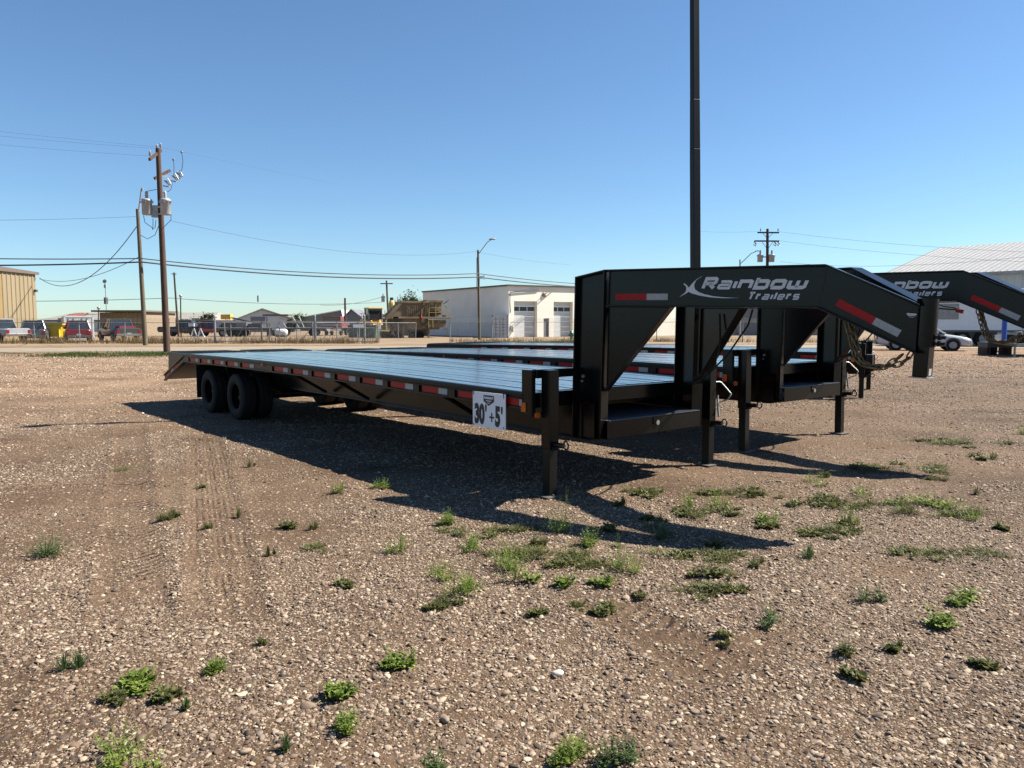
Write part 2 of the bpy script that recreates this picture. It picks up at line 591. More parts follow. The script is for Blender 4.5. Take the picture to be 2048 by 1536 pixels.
    sx = N('ShaderNodeSeparateXYZ'); L(pos, sx.inputs[0])

    def lin(cx, cy, c0):
        p1 = N('ShaderNodeMath'); p1.operation = 'MULTIPLY'; p1.inputs[1].default_value = cx; L(sx.outputs['X'], p1.inputs[0])
        p2 = N('ShaderNodeMath'); p2.operation = 'MULTIPLY_ADD'; p2.inputs[1].default_value = cy; L(sx.outputs['Y'], p2.inputs[0]); L(p1.outputs[0], p2.inputs[2])
        p3 = N('ShaderNodeMath'); p3.operation = 'ADD'; p3.inputs[1].default_value = c0; L(p2.outputs[0], p3.inputs[0])
        return p3.outputs[0]
    for p, q, w, kind in TRACKS:
        if kind == 'smooth':
            continue
        dx, dy = q[0] - p[0], q[1] - p[1]
        Ln = math.hypot(dx, dy); dx /= Ln; dy /= Ln
        t = lin(dx, dy, -(p[0] * dx + p[1] * dy))
        n = lin(-dy, dx, -(-p[0] * dy + p[1] * dx))
        an = N('ShaderNodeMath'); an.operation = 'ABSOLUTE'; L(n, an.inputs[0])
        mk = N('ShaderNodeMapRange'); mk.inputs['From Min'].default_value = w; mk.inputs['From Max'].default_value = w - 0.05
        L(an.outputs[0], mk.inputs['Value'])
        lo = N('ShaderNodeMapRange'); lo.inputs['From Min'].default_value = 0; lo.inputs['From Max'].default_value = 0.5; L(t, lo.inputs['Value'])
        hi = N('ShaderNodeMapRange'); hi.inputs['From Min'].default_value = Ln; hi.inputs['From Max'].default_value = Ln - 0.5; L(t, hi.inputs['Value'])
        m1 = N('ShaderNodeMath'); m1.operation = 'MULTIPLY'; L(mk.outputs[0], m1.inputs[0]); L(lo.outputs[0], m1.inputs[1])
        m2 = N('ShaderNodeMath'); m2.operation = 'MULTIPLY'; L(m1.outputs[0], m2.inputs[0]); L(hi.outputs[0], m2.inputs[1])
        fr = N('ShaderNodeMath'); fr.operation = 'SINE'
        k = N('ShaderNodeMath'); k.operation = 'MULTIPLY'
        if kind == 'lug':
            k.inputs[1].default_value = 2 * math.pi / 0.085
            wob = N('ShaderNodeMath'); wob.operation = 'MULTIPLY_ADD'; wob.inputs[1].default_value = 0.5; L(an.outputs[0], wob.inputs[0]); L(t, wob.inputs[2])
            L(wob.outputs[0], k.inputs[0])
        else:
            k.inputs[1].default_value = 2 * math.pi / 0.045
            L(n, k.inputs[0])
        L(k.outputs[0], fr.inputs[0])
        am = N('ShaderNodeMath'); am.operation = 'MULTIPLY'; am.inputs[1].default_value = 0.014 if kind == 'lug' else 0.004
        L(fr.outputs[0], am.inputs[0])
        pm = N('ShaderNodeMath'); pm.operation = 'MULTIPLY'
        L(am.outputs[0], pm.inputs[0])
        brk = N('ShaderNodeMapRange'); brk.inputs['From Min'].default_value = 0.42; brk.inputs['From Max'].default_value = 0.62
        nb = N('ShaderNodeTexNoise'); nb.inputs['Scale'].default_value = 2.3; L(pos, nb.inputs['Vector']); L(nb.outputs['Fac'], brk.inputs['Value'])
        m4 = N('ShaderNodeMath'); m4.operation = 'MULTIPLY'; L(m2.outputs[0], m4.inputs[0]); L(brk.outputs[0], m4.inputs[1])
        L(m4.outputs[0], pm.inputs[1])
        a = N('ShaderNodeMath'); a.operation = 'ADD'; L(acc, a.inputs[0]); L(pm.outputs[0], a.inputs[1]); acc = a.outputs[0]
    bp = N('ShaderNodeBump'); bp.inputs['Strength'].default_value = 1.0; bp.inputs['Distance'].default_value = 1.0
    L(acc, bp.inputs['Height'])
    L(bp.outputs['Normal'], b.inputs['Normal'])
    return m


def grid_axis(lo, hi, fine_lo, fine_hi, step, grow):
    a = list(np.arange(fine_lo, fine_hi, step))
    s = step; x = a[-1]
    while x < hi:
        s *= grow; x += s; a.append(min(x, hi))
    s = step; x = a[0]; pre = []
    while x > lo:
        s *= grow; x -= s; pre.append(max(x, lo))
    return np.array(pre[::-1] + a)


gx = grid_axis(-2600, 2600, -7.5, 7.5, 0.045, 1.09)
gy = grid_axis(-300, 3600, 2.3, 11.0, 0.035, 1.06)
GX, GY = np.meshgrid(gx, gy)
GZ = height(GX, GY)
vs = np.stack([GX.ravel(), GY.ravel(), GZ.ravel()], 1)
nx, ny = len(gx), len(gy)
ii = (np.arange(ny - 1)[:, None] * nx + np.arange(nx - 1)[None, :]).ravel()
fs = np.stack([ii, ii + 1, ii + nx + 1, ii + nx], 1)
me = bpy.data.meshes.new('ground')
me.vertices.add(len(vs)); me.vertices.foreach_set('co', vs.ravel())
me.loops.add(fs.size); me.loops.foreach_set('vertex_index', fs.ravel())
me.polygons.add(len(fs)); me.polygons.foreach_set('loop_start', np.arange(0, fs.size, 4)); me.polygons.foreach_set('loop_total', np.full(len(fs), 4))
me.polygons.foreach_set('use_smooth', np.ones(len(fs), bool))
me.update(); me.validate()
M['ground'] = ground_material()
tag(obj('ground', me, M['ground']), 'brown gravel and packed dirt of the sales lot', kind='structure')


def stone_material():
    m = bpy.data.materials.new('pebble')
    m.use_nodes = True
    nt = m.node_tree
    b = nt.nodes['Principled BSDF']
    oi = nt.nodes.new('ShaderNodeObjectInfo')
    cr = nt.nodes.new('ShaderNodeValToRGB')
    els = cr.color_ramp.elements
    els[0].position = 0.0; els[0].color = (0.042, 0.033, 0.027, 1)
    els[1].position = 1.0; els[1].color = (0.38, 0.315, 0.23, 1)
    for p_, c_ in ((0.10, (0.068, 0.049, 0.036)), (0.26, (0.108, 0.074, 0.051)), (0.44, (0.158, 0.113, 0.080)), (0.58, (0.160, 0.126, 0.098)),
                   (0.72, (0.220, 0.164, 0.119)), (0.87, (0.275, 0.212, 0.155)), (0.95, (0.345, 0.285, 0.215))):
        e = els.new(p_); e.color = (*c_, 1)
    nt.links.new(oi.outputs['Random'], cr.inputs['Fac'])
    tc = nt.nodes.new('ShaderNodeTexCoord')
    nz = nt.nodes.new('ShaderNodeTexNoise'); nz.inputs['Scale'].default_value = 2.5; nz.inputs['Detail'].default_value = 4
    nt.links.new(tc.outputs['Object'], nz.inputs['Vector'])
    mr = nt.nodes.new('ShaderNodeMapRange'); mr.inputs['To Min'].default_value = 0.7; mr.inputs['To Max'].default_value = 1.3
    nt.links.new(nz.outputs['Fac'], mr.inputs['Value'])
    mx = nt.nodes.new('ShaderNodeMixRGB'); mx.blend_type = 'MULTIPLY'; mx.inputs['Fac'].default_value = 1
    nt.links.new(cr.outputs['Color'], mx.inputs['Color1']); nt.links.new(mr.outputs[0], mx.inputs['Color2'])
    ge = nt.nodes.new('ShaderNodeNewGeometry'); sxy = nt.nodes.new('ShaderNodeSeparateXYZ'); nt.links.new(ge.outputs['Position'], sxy.inputs[0])
    tt = nt.nodes.new('ShaderNodeMath'); tt.operation = 'MULTIPLY_ADD'; tt.inputs[1].default_value = -0.6
    nt.links.new(sxy.outputs['X'], tt.inputs[0]); nt.links.new(sxy.outputs['Y'], tt.inputs[2])
    tr_ = nt.nodes.new('ShaderNodeMapRange'); tr_.inputs['From Min'].default_value = 12; tr_.inputs['From Max'].default_value = 24; tr_.inputs['To Min'].default_value = 1.0; tr_.inputs['To Max'].default_value = 1.45
    nt.links.new(tt.outputs[0], tr_.inputs['Value'])
    m2 = nt.nodes.new('ShaderNodeMixRGB'); m2.blend_type = 'MULTIPLY'; m2.inputs['Fac'].default_value = 1
    nt.links.new(mx.outputs['Color'], m2.inputs['Color1']); nt.links.new(tr_.outputs[0], m2.inputs['Color2'])
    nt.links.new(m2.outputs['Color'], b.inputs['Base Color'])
    b.inputs['Roughness'].default_value = 0.8
    b.inputs['Specular IOR Level'].default_value = 0.3
    return m


M['pebble'] = stone_material()


def scatter_stones():
    protos = bpy.data.collections.new('pebble_shapes')
    for k in range(14):
        bm = bmesh.new()
        bmesh.ops.create_icosphere(bm, subdivisions=2, radius=1.0)
        r2 = np.random.default_rng(100 + k)
        axes = [Vector(r2.normal(size=3)).normalized() for _ in range(9)]
        cut = [r2.uniform(0.50, 0.90) for _ in axes]
        for v in bm.verts:
            p = v.co.copy()
            for ax, c in zip(axes, cut):
                d = p.dot(ax)
                if d > c:
                    p -= ax * (d - c) * 0.8
            v.co = p
        mesh = bpy.data.meshes.new('pebble_shape')
        bm.to_mesh(mesh); bm.free()
        mesh.polygons.foreach_set('use_smooth', [True] * len(mesh.polygons))
        mesh.materials.append(M['pebble'])
        protos.objects.link(bpy.data.objects.new('pebble_shape', mesh))
    P, S, Rt, I = [], [], [], []

    def batch(n, y0, y1, rlo, rmed, rsig, rmax, bias):
        y = np.sqrt(rng.uniform(y0 * y0, y1 * y1, n))
        x = rng.uniform(-0.72, 0.72, n) * (y + 0.6)
        m = lotmask(x, y)
        keep = rng.uniform(0, 1, n) < (bias + (1 - bias) * m)
        x, y = x[keep], y[keep]
        n = len(x)
        r = np.clip(rng.lognormal(math.log(rmed), rsig, n), rlo, rmax)
        sx = r * rng.uniform(0.9, 1.45, n); sy = r * rng.uniform(0.8, 1.1, n); sz = r * rng.uniform(0.36, 0.66, n)
        z = height(x, y) + sz * rng.uniform(-0.4, 0.35, n)
        P.append(np.stack([x, y, z], 1)); S.append(np.stack([sx, sy, sz], 1))
        Rt.append(np.stack([rng.normal(0, 0.3, n), rng.normal(0, 0.3, n), rng.uniform(0, 6.28, n)], 1))
        I.append(rng.integers(0, 14, n))
    batch(230000, 2.35, 6.2, 0.002, 0.0043, 0.52, 0.014, 0.12)
    batch(170000, 6.0, 11.5, 0.003, 0.0061, 0.46, 0.017, 0.12)
    batch(80000, 11.0, 22.0, 0.006, 0.0110, 0.38, 0.024, 0.3)
    batch(60000, 21.0, 37.0, 0.010, 0.019, 0.3, 0.034, 0.5)
    batch(1500, 2.35, 7.5, 0.010, 0.0145, 0.28, 0.026, 0.1)
    batch(5000, 2.35, 4.4, 0.006, 0.0100, 0.32, 0.019, 0.25)
    P, S, Rt, I = (np.concatenate(a) for a in (P, S, Rt, I))
    me = bpy.data.meshes.new('loose_gravel')
    me.vertices.add(len(P)); me.vertices.foreach_set('co', P.ravel())
    for nm, dat, ty, fld in (('scl', S, 'FLOAT_VECTOR', 'vector'), ('rot', Rt, 'FLOAT_VECTOR', 'vector')):
        at = me.attributes.new(nm, ty, 'POINT'); at.data.foreach_set(fld, dat.astype(np.float32).ravel())
    at = me.attributes.new('pick', 'INT', 'POINT'); at.data.foreach_set('value', I.astype(np.int32))
    me.update()
    o = bpy.data.objects.new('loose_gravel', me); COL.objects.link(o)
    me.materials.append(M['pebble'])
    ng = bpy.data.node_groups.new('gravel_nodes', 'GeometryNodeTree')
    ng.interface.new_socket('Geometry', in_out='INPUT', socket_type='NodeSocketGeometry')
    ng.interface.new_socket('Geometry', in_out='OUTPUT', socket_type='NodeSocketGeometry')
    gi = ng.nodes.new('NodeGroupInput'); go = ng.nodes.new('NodeGroupOutput')
    iop = ng.nodes.new('GeometryNodeInstanceOnPoints')
    ci = ng.nodes.new('GeometryNodeCollectionInfo')
    ci.inputs['Collection'].default_value = protos
    ci.inputs['Separate Children'].default_value = True
    ci.inputs['Reset Children'].default_value = True

    def attr(nm, ty):
        n = ng.nodes.new('GeometryNodeInputNamedAttribute'); n.data_type = ty; n.inputs['Name'].default_value = nm
        return [s for s in n.outputs if s.enabled and s.name == 'Attribute'][0]
    ng.links.new(gi.outputs[0], iop.inputs['Points'])
    ng.links.new(ci.outputs[0], iop.inputs['Instance'])
    iop.inputs['Pick Instance'].default_value = True
    ng.links.new(attr('pick', 'INT'), iop.inputs['Instance Index'])
    ng.links.new(attr('rot', 'FLOAT_VECTOR'), iop.inputs['Rotation'])
    ng.links.new(attr('scl', 'FLOAT_VECTOR'), iop.inputs['Scale'])
    ng.links.new(iop.outputs[0], go.inputs[0])
    md = o.modifiers.new('gravel', 'NODES'); md.node_group = ng
    tag(o, 'loose rounded gravel stones scattered over the lot', 'gravel', kind='stuff')


scatter_stones()


# road, verge and yard surfaces beyond the lot
def strip(name, pts_near, pts_far, z, m, label):
    mb = MB()
    n = len(pts_near)
    v = [(p[0], p[1], z) for p in pts_near] + [(p[0], p[1], z) for p in pts_far]
    mb.add(v, [(i, i + 1, n + i + 1, n + i) for i in range(n - 1)])
    return tag(mb.build(name, m), label, kind='structure')


M['road'] = mat('road_concrete', (0.20, 0.168, 0.122), 0.9, var=0.16, scale=0.9, bump=0.1, bscale=6, coords='Object')
M['yard'] = mat('yard_dirt', (0.19, 0.135, 0.080), 0.95, var=0.22, scale=0.35, bump=0.3, bscale=3, detail=8)
M['verge_soil'] = mat('verge_soil', (0.20, 0.19, 0.085), 0.95, var=0.35, scale=1.2, bump=0.3, bscale=5)
strip('road', [(-120, 28), (-34, 38.5), (-16, 42), (0, 46), (10, 47.5), (40, 45), (120, 40)],
      [(-120, 36), (-36, 45), (-17, 49.5), (0, 53), (10, 54), (40, 51.5), (120, 47)], 0.012, M['road'], 'pale concrete road running behind the trailers')
strip('yard', [(-160, 42), (-38, 47), (-18, 52), (0, 55), (12, 56), (40, 53.5), (160, 49)],
      [(-260, 420), (-120, 420), (-60, 420), (0, 420), (60, 420), (140, 420), (300, 420)], 0.010, M['yard'], 'tan dirt of the fenced industrial yard')


# ------------------------------------------------------------------ the gooseneck trailers
DL = 9.144          # 30 ft deck
AC, SC, GA, DT = 0.079, 0.745, 0.249, 0.018      # neck: column place, convergence, forward lean
HB, DC, CHM, ZT, UB, UC, ZC, WB = 0.318, 0.295, 0.058, 1.966, 2.108, 2.735, 1.678, 0.473


def dz(a):
    t = -a / DL
    return 0.90 + 0.0622 * t + 4 * 0.029 * t * (1 - t)


def NP(u, w, side=1, off=0.0):
    """point in the plane of a neck beam; side=1 the beam next to the photographer, off = out of the plane"""
    wu = w - 0.9
    uu = u * math.cos(DT) + wu * math.sin(DT)
    ww = 0.9 - u * math.sin(DT) + wu * math.cos(DT)
    a = AC + uu * math.cos(GA) + off * math.sin(GA)
    s = -SC + uu * math.sin(GA) - off * math.cos(GA)
    return Vector((a, s * side, ww))


def stroke_poly(mb, pts, t, fn, closed=False):
    """flat thick stroke along 2D points with mitred corners; fn maps (x, y) to 3D"""
    P = [Vector((p[0], p[1])) for p in pts]
    n = len(P)
    Lf, Rt = [], []
    for i in range(n):
        if closed:
            a, b, c = P[(i - 1) % n], P[i], P[(i + 1) % n]
        else:
            a, b, c = P[max(i - 1, 0)], P[i], P[min(i + 1, n - 1)]
        d1 = (b - a) if (b - a).length > 1e-9 else (c - b)
        d2 = (c - b) if (c - b).length > 1e-9 else (b - a)
        d1.normalize(); d2.normalize()
        n1 = Vector((-d1.y, d1.x)); n2 = Vector((-d2.y, d2.x))
        mm = n1 + n2
        if mm.length < 1e-6:
            mm = n1
        mm.normalize()
        k = min(1.0 / max(mm.dot(n1), 0.35), 1.7)
        Lf.append(b + mm * (t / 2 * k)); Rt.append(b - mm * (t / 2 * k))
    v = [fn(p.x, p.y) for p in Lf] + [fn(p.x, p.y) for p in Rt]
    m = n if closed else n - 1
    mb.add(v, [(i, (i + 1) % n, n + (i + 1) % n, n + i) for i in range(m)])


GLYPH = {
    'R': ([[(0, 0), (0, 1), (.86, 1), (1, .88), (1, .62), (.86, .5), (.05, .5)], [(.45, .5), (1, 0)]], 1.0),
    'a': ([[(.05, 1), (.88, 1), (1, .88), (1, 0), (.12, 0), (0, .12), (0, .4), (.12, .5), (1, .5)]], 1.0),
    'i': ([[(0, 0), (0, 1)]], 0.0),
    'n': ([[(0, 0), (0, 1), (.85, 1), (1, .86), (1, 0)]], 1.0),
    'b': ([[(0, 1.47), (0, 0), (.86, 0), (1, .14), (1, .86), (.86, 1), (0, 1)]], 1.0),
    'o': ([[(0, .14), (0, .86), (.14, 1), (.86, 1), (1, .86), (1, .14), (.86, 0), (.14, 0), (0, .14)]], 1.0),
    'w': ([[(0, 1), (0, .12), (.1, 0), (.9, 0), (1, .12), (1, 1)], [(.5, 0), (.5, 1)]], 1.35),
    'T': ([[(0, 1.47), (1, 1.47)], [(.5, 1.47), (.5, 0)]], 0.95),
    'r': ([[(0, 0), (0, 1), (1, 1)]], 0.55),
    'l': ([[(0, 0), (0, 1.47)]], 0.0),
    'e': ([[(1, 0), (.12, 0), (0, .12), (0, .88), (.12, 1), (.88, 1), (1, .88), (1, .5), (0, .5)]], 0.95),
    's': ([[(1, 1), (.1, 1), (0, .9), (0, .6), (.1, .5), (.9, .5), (1, .4), (1, .1), (.9, 0), (0, 0)]], 0.9),
}


def word(mb, text, x0, y0, xh, wd, t, slant, gap, fn, caph=None):
    x = x0
    for ch in text:
        paths, k = GLYPH[ch]
        W = wd * k
        H = xh
        if ch == 'R' and caph: H = caph
        tg = t * (0.74 if ch in 'aes' else 1.0)
        for p in paths:
            q = [(x + t / 2 + a * W, y0 + t / 2 * 0.9 + b_ * (H - t * 0.9)) for a, b_ in p]
            stroke_poly(mb, q, tg, lambda X, Y: fn(X + slant * (Y - y0), Y))
        x += W + t + gap
    return x


def shoe(mb, u0, w0, u1, w1, side, hw, t, up=True):
    """flange plate between two in-plane points, hw half width out of plane, t thick"""
    d = Vector((u1 - u0, w1 - w0)).normalized()
    n = Vector((-d.y, d.x)) * t
    pl = [(u0, w0), (u1, w1), (u1 + n.x, w1 + n.y), (u0 + n.x, w0 + n.y)]
    mb.prism(pl, lambda a, b, o: NP(a, b, side, o), -hw, hw)


def build_trailer():
    root = empty('gooseneck_trailer')
    bp, rail = M['black_paint'], M['black_rail']
    # ---- deck planks
    nP = 13
    w = 2.476 / nP
    for i in range(nP):
        s0 = -1.238 + i * w + 0.006; s1 = s0 + w - 0.012
        mb = MB(); N = 14
        dzr = rnd.uniform(-0.0035, 0.0035)
        v = []
        for k in range(N + 1):
            a = -0.03 - k * (DL - 0.06) / N
            wob = rnd.uniform(-0.0012, 0.0012) + dzr
            z = dz(a) + wob
            v += [(a, s0, z - 0.045), (a, s1, z - 0.045), (a, s1 - 0.002, z - 0.003), (a, s1 - 0.006, z), (a, s0 + 0.006, z), (a, s0 + 0.002, z - 0.003)]
        f = []
        for k in range(N):
            for j in range(6):
                f.append((k * 6 + j, k * 6 + (j + 1) % 6, (k + 1) * 6 + (j + 1) % 6, (k + 1) * 6 + j))
        f += [tuple(range(6)), tuple(N * 6 + j for j in range(5, -1, -1))]
        mb.add(v, f)
        mb.build('deck_plank', M['deck'], root)
    # ---- side rails (profile swept along the cambered deck)
    prof = [(1.242, 0.002), (1.284, 0.002), (1.286, -0.016), (1.301, -0.018), (1.301, -0.030), (1.290, -0.034), (1.290, -0.044), (1.301, -0.048), (1.301, -0.058), (1.279, -0.062), (1.279, -0.126), (1.302, -0.129), (1.302, -0.145), (1.242, -0.147)]
    for side in (-1, 1):
        mb = MB(); N = 16; v = []; n = len(prof)
        for k in range(N + 1):
            a = 0.0 - k * DL / N
            v += [(a, side * p, dz(a) + q) for p, q in prof]
        f = [(k * n + j, k * n + (j + 1) % n, (k + 1) * n + (j + 1) % n, (k + 1) * n + j) for k in range(N) for j in range(n)]
        f += [tuple(range(n)), tuple(N * n + j for j in range(n))]
        mb.add(v, f)
        mb.build('side_rail', rail, root)
    # front cross channel
    mb = MB(); mb.box(0.0, 0.05, -1.242, 1.242, 0.765, 0.897)
    mb.build('front_channel', bp, root, 0.004)
    # ---- reflective tape and stake pockets
    starts = [-8.82, -8.23, -7.63, -7.04, -6.44, -5.27, -4.66, -4.05, -3.43, -2.82, -2.21, -1.60, -0.98, -0.37]
    meR = MB().box(0, 0.285, -0.0015, 0.0015, -0.03, 0.03).mesh('red_tape'); meW = MB().box(0, 0.15, -0.0015, 0.0015, -0.03, 0.03).mesh('white_tape')
    meP = MB().box(-0.05, 0.05, -0.010, 0.010, -0.033, 0.033).mesh('stake_pocket')
    for side in (-1, 1):
        for a in starts:
            rot = -math.atan((dz(a + 0.3) - dz(a)) / 0.3)
            for me_, nm, m_, da in ((meR, 'red_tape', M['tape_red'], 0), (meW, 'white_tape', M['tape_white'], 0.287)):
                o = obj(nm, me_, m_, root); o.location = (a + da, side * 1.2812, dz(a + da) - 0.094); o.rotation_euler = (0, rot, 0)
            o = obj('stake_pocket', meP, rail, root); o.location = (a - 0.09, side * 1.289, dz(a) - 0.095)
    # side markers amidships and at the front posts
    for side in (-1, 1):
        mb = MB(); mb.box(-5.74, -5.56, side * 1.28 - 0.002, side * 1.28 + 0.002, 0.88, 0.945)
        plate = mb.build('marker_plate', M['black_rail'], root)
        MB().cyl((-5.65, side * 1.28, 0.912), (-5.65, side * 1.302, 0.912), 0.026, 0.022, 14).build('marker_lens', M['amber'], plate)
    # ---- main beams: I section
    for side in (-1, 1):
        mb = MB(); s = side * 0.73
        N = 12
        for (s0, s1, zb, zt_) in ((s - 0.005, s + 0.005, 0.47, 0.80), (s - 0.062, s + 0.062, 0.458, 0.472), (s - 0.062, s + 0.062, 0.795, 0.81)):
            v = []
            for k in range(N + 1):
                a = 0.30 - k * (9.3) / N
                e = dz(min(a, 0)) - 0.90
                v += [(a, s0, zb + e), (a, s1, zb + e), (a, s1, zt_ + e), (a, s0, zt_ + e)]
            f = [(k * 4 + j, k * 4 + (j + 1) % 4, (k + 1) * 4 + (j + 1) % 4, (k + 1) * 4 + j) for k in range(N) for j in range(4)]
            f += [(0, 1, 2, 3), (N * 4, N * 4 + 1, N * 4 + 2, N * 4 + 3)]
            mb.add(v, f)
        mb.build('main_beam', bp, root)
    # cross members
    me_ = MB().box(-0.025, 0.025, -1.24, 1.24, -0.125, -0.048).mesh('cross_member')
    for k in range(15):
        a = -0.35 - k * 0.61
        o = obj('cross_member', me_, bp, root); o.location = (a, 0, dz(a))
    # knee braces from the side rail down to the beam
    for side in (-1, 1):
        for a in (-1.25, -3.55, -4.7):
            mb = MB(); mb.bar((a, side * 1.25, dz(a) - 0.14), (a, side * 0.80, dz(a) - 0.40), 0.07, 0.03)
            mb.build('knee_brace', bp, root)
    # ---- axles and dual wheels
    for a in (-6.88, -8.09):
        MB().cyl((a, -1.1, 0.360), (a, 1.1, 0.360), 0.065, n=14).build('axle', M['black_rail'], root)
        for side in (-1, 1):
            MB().box(a - 0.45, a + 0.45, side * 0.73 - 0.04, side * 0.73 + 0.04, 0.40, 0.456).build('spring_pack', M['black_rail'], root)
    tp = [(0.191, -0.085), (0.205, -0.105), (0.251, -0.116), (0.307, -0.114), (0.339, -0.103), (0.359, -0.088), (0.363, -0.06), (0.357, -0.052), (0.363, -0.044), (0.363, 0.044), (0.357, 0.052), (0.363, 0.06), (0.359, 0.088), (0.339, 0.103), (0.307, 0.114), (0.251, 0.116), (0.205, 0.105), (0.191, 0.085)]
    tyre = MB().lathe(tp, n=40)
    tyre_me = tyre.mesh('wheel')
    rim = MB().lathe([(0.205, -0.09), (0.212, -0.085), (0.195, -0.06), (0.17, -0.02), (0.16, 0.0), (0.12, 0.01), (0.075, 0.0), (0.07, -0.06), (0.06, -0.10), (0.0, -0.105)], n=28)
    for k in range(8):
        rim.cyl((0.115 * math.cos(k * math.pi / 4), 0.115 * math.sin(k * math.pi / 4), 0.02), (0.115 * math.cos(k * math.pi / 4), 0.115 * math.sin(k * math.pi / 4), -0.03), 0.014, n=6)
    rim_me = rim.mesh('rim')
    for a in (-6.88, -8.09):
        for side in (-1, 1):
            for s in (1.135, 0.865):
                wo = obj('wheel', tyre_me, M['rubber'], root)
                wo.location = (a, side * s, 0.360); wo.rotation_euler = (R(90) * (1 if side > 0 else -1), 0, 0)
                wo.rotation_euler = (R(-90) if side < 0 else R(90), rnd.uniform(0, 3), 0)
                r_ = obj('rim', rim_me, M['black_paint'], wo)
                r_.rotation_euler = (0, math.pi, 0) if s > 1 else (0, 0, 0)
    for side in (-1, 1):
        MB().box(-8.62, -8.605, side * 1.0 - 0.25, side * 1.0 + 0.25, 0.22, 0.78).build('mud_flap', M['rubber'], root)
    # ---- dovetail: sloping side rails, beaver tail and flip-over ramps laid level
    zr = dz(-DL)
    for side in (-1, 1):
        mb = MB()
        fn = lambda a, z, t: Vector((a, side * t, z))
        x1, z1 = -10.32, 0.555
        mb.prism([(-DL, zr - 0.02), (x1, z1 - 0.02), (x1, z1 - 0.045), (-DL, zr - 0.05)], fn, 1.25, 1.302)
        mb.prism([(-DL, zr - 0.045), (x1, z1 - 0.045), (x1, z1 - 0.12), (-DL, zr - 0.13)], fn, 1.25, 1.279)
        mb.prism([(-DL, zr - 0.125), (x1, z1 - 0.12), (x1, z1 - 0.14), (-DL, zr - 0.147)], fn, 1.25, 1.302)
        dr = mb.build('dovetail_rail', rail, root)
        ang = math.atan2(zr - z1, 1.176)
        for me_, nm, m_, da in ((meR, 'red_tape', M['tape_red'], -10.2), (meW, 'white_tape', M['tape_white'], -9.913), (meR, 'red_tape', M['tape_red'], -9.75)):
            o = obj(nm, me_, m_, dr); o.location = (da, side * 1.2812, z1 - 0.083 + (da - x1) * math.tan(ang)); o.rotation_euler = (0, -ang, 0)
        mb = MB()
        mb.prism([(-DL + 0.02, zr - 0.03), (-DL + 0.02, zr - 0.006), (-10.18, zr + 0.0), (-10.24, z1 + 0.03), (-10.3, z1 + 0.03)], fn, 1.225, 1.235)
        mb.build('ramp_side_plate', M['black_rail'], root)
    mb = MB()
    mb.prism([(-DL, zr - 0.06), (-10.32, 0.535), (-10.32, 0.44), (-DL, zr - 0.16)], lambda a, z, t: Vector((a, t, z)), -1.245, 1.245)
    mb.build('beaver_tail', M['black_rail'], root)
    for s0, s1 in ((-1.222, -0.10), (0.10, 1.222)):
        mb = MB()
        mb.box(-10.20, -DL - 0.01, s0, s1, zr - 0.035, zr + 0.0)
        ro = mb.build('ramp', M['deck'], root, 0.003)
        mb = MB()
        for k in range(10):
            a = -DL - 0.1 - k * 0.105
            mb.box(a - 0.012, a + 0.012, s0 + 0.03, s1 - 0.03, zr, zr + 0.012)
        mb.build('ramp_cleats', M['black_rail'], ro)
        mb = MB()
        mb.prism([(-10.20, zr - 0.0), (-10.23, zr - 0.0), (-10.27, z1 + 0.02), (-10.24, z1 + 0.02)], lambda a, z, t: Vector((a, t, z)), s0, s1)
        mb.build('ramp_end_plate', M['black_rail'], root)
    # ---- neck: columns, beams, gussets
    for side in (1, -1):
        hw, t = 0.064, 0.013
        F = lambda a, b, o: NP(a, b, side, o)
        mb = MB()
        mb.prism([(0.006, WB), (DC - 0.006, WB), (DC - 0.006, ZT - 0.008), (0.006, ZT - CHM - 0.008)], F, -0.005, 0.005)
        shoe(mb, 0, WB, 0, ZT - CHM, side, hw, -t)
        shoe(mb, DC, WB, DC, ZT - 0.012, side, hw, t)
        shoe(mb, 0, ZT - CHM, DC, ZT, side, hw + 0.001, -t)
        mb.box(-0.001, 0.001, -0.001, 0.001, 0.6, 0.602, Matrix.Translation(NP(0.15, 0.6, side)))
        mb.build('column', bp, root, 0.004)
        mb = MB()
        ue, zb0 = UC - 0.015, 1.338
        mb.prism([(DC + 0.014, ZT - 0.01), (UB, ZT - 0.01), (ue, ZC - 0.01), (ue, zb0 + 0.01), (UB - 0.05, ZT - HB + 0.008), (DC + 0.014, ZT - HB + 0.008)], F, -0.005, 0.005)
        shoe(mb, DC, ZT, UB, ZT, side, hw, -t)
        shoe(mb, UB, ZT, UC, ZC, side, hw, -t)
        shoe(mb, DC + 0.014, ZT - HB, UB - 0.05, ZT - HB, side, hw, t)
        shoe(mb, UB - 0.05, ZT - HB, UC - 0.01, zb0 - 0.0, side, hw, t)
        mb.prism([(UB - 0.006, ZT - 0.014), (UB + 0.006, ZT - 0.014), (UB - 0.044, ZT - HB + 0.014), (UB - 0.056, ZT - HB + 0.014)], F, -0.05, 0.05) if False else None
        nb = mb.build('neck_beam', bp, root, 0.004)
        # weld seam at the bend
        mb = MB()
        for sg in (-1, 1):
            mb.prism([(UB - 0.006, ZT - 0.014), (UB + 0.004, ZT - 0.014), (UB - 0.044, ZT - HB + 0.014), (UB - 0.054, ZT - HB + 0.014)], F, sg * 0.005, sg * 0.0085)
        mb.build('weld_seam', bp, nb)
        # gusset with flanged edge
        mb = MB()
        mb.prism([(DC + 0.015, ZT - HB), (0.905, ZT - HB), (DC + 0.015, 0.905)], F, -0.005, 0.005)
        shoe(mb, 0.905, ZT - HB - 0.002, DC + 0.013, 0.905, side, 0.05, -0.010)
        mb.build('gusset', bp, root, 0.0035)
        # bolt heads on the column
        mb = MB()
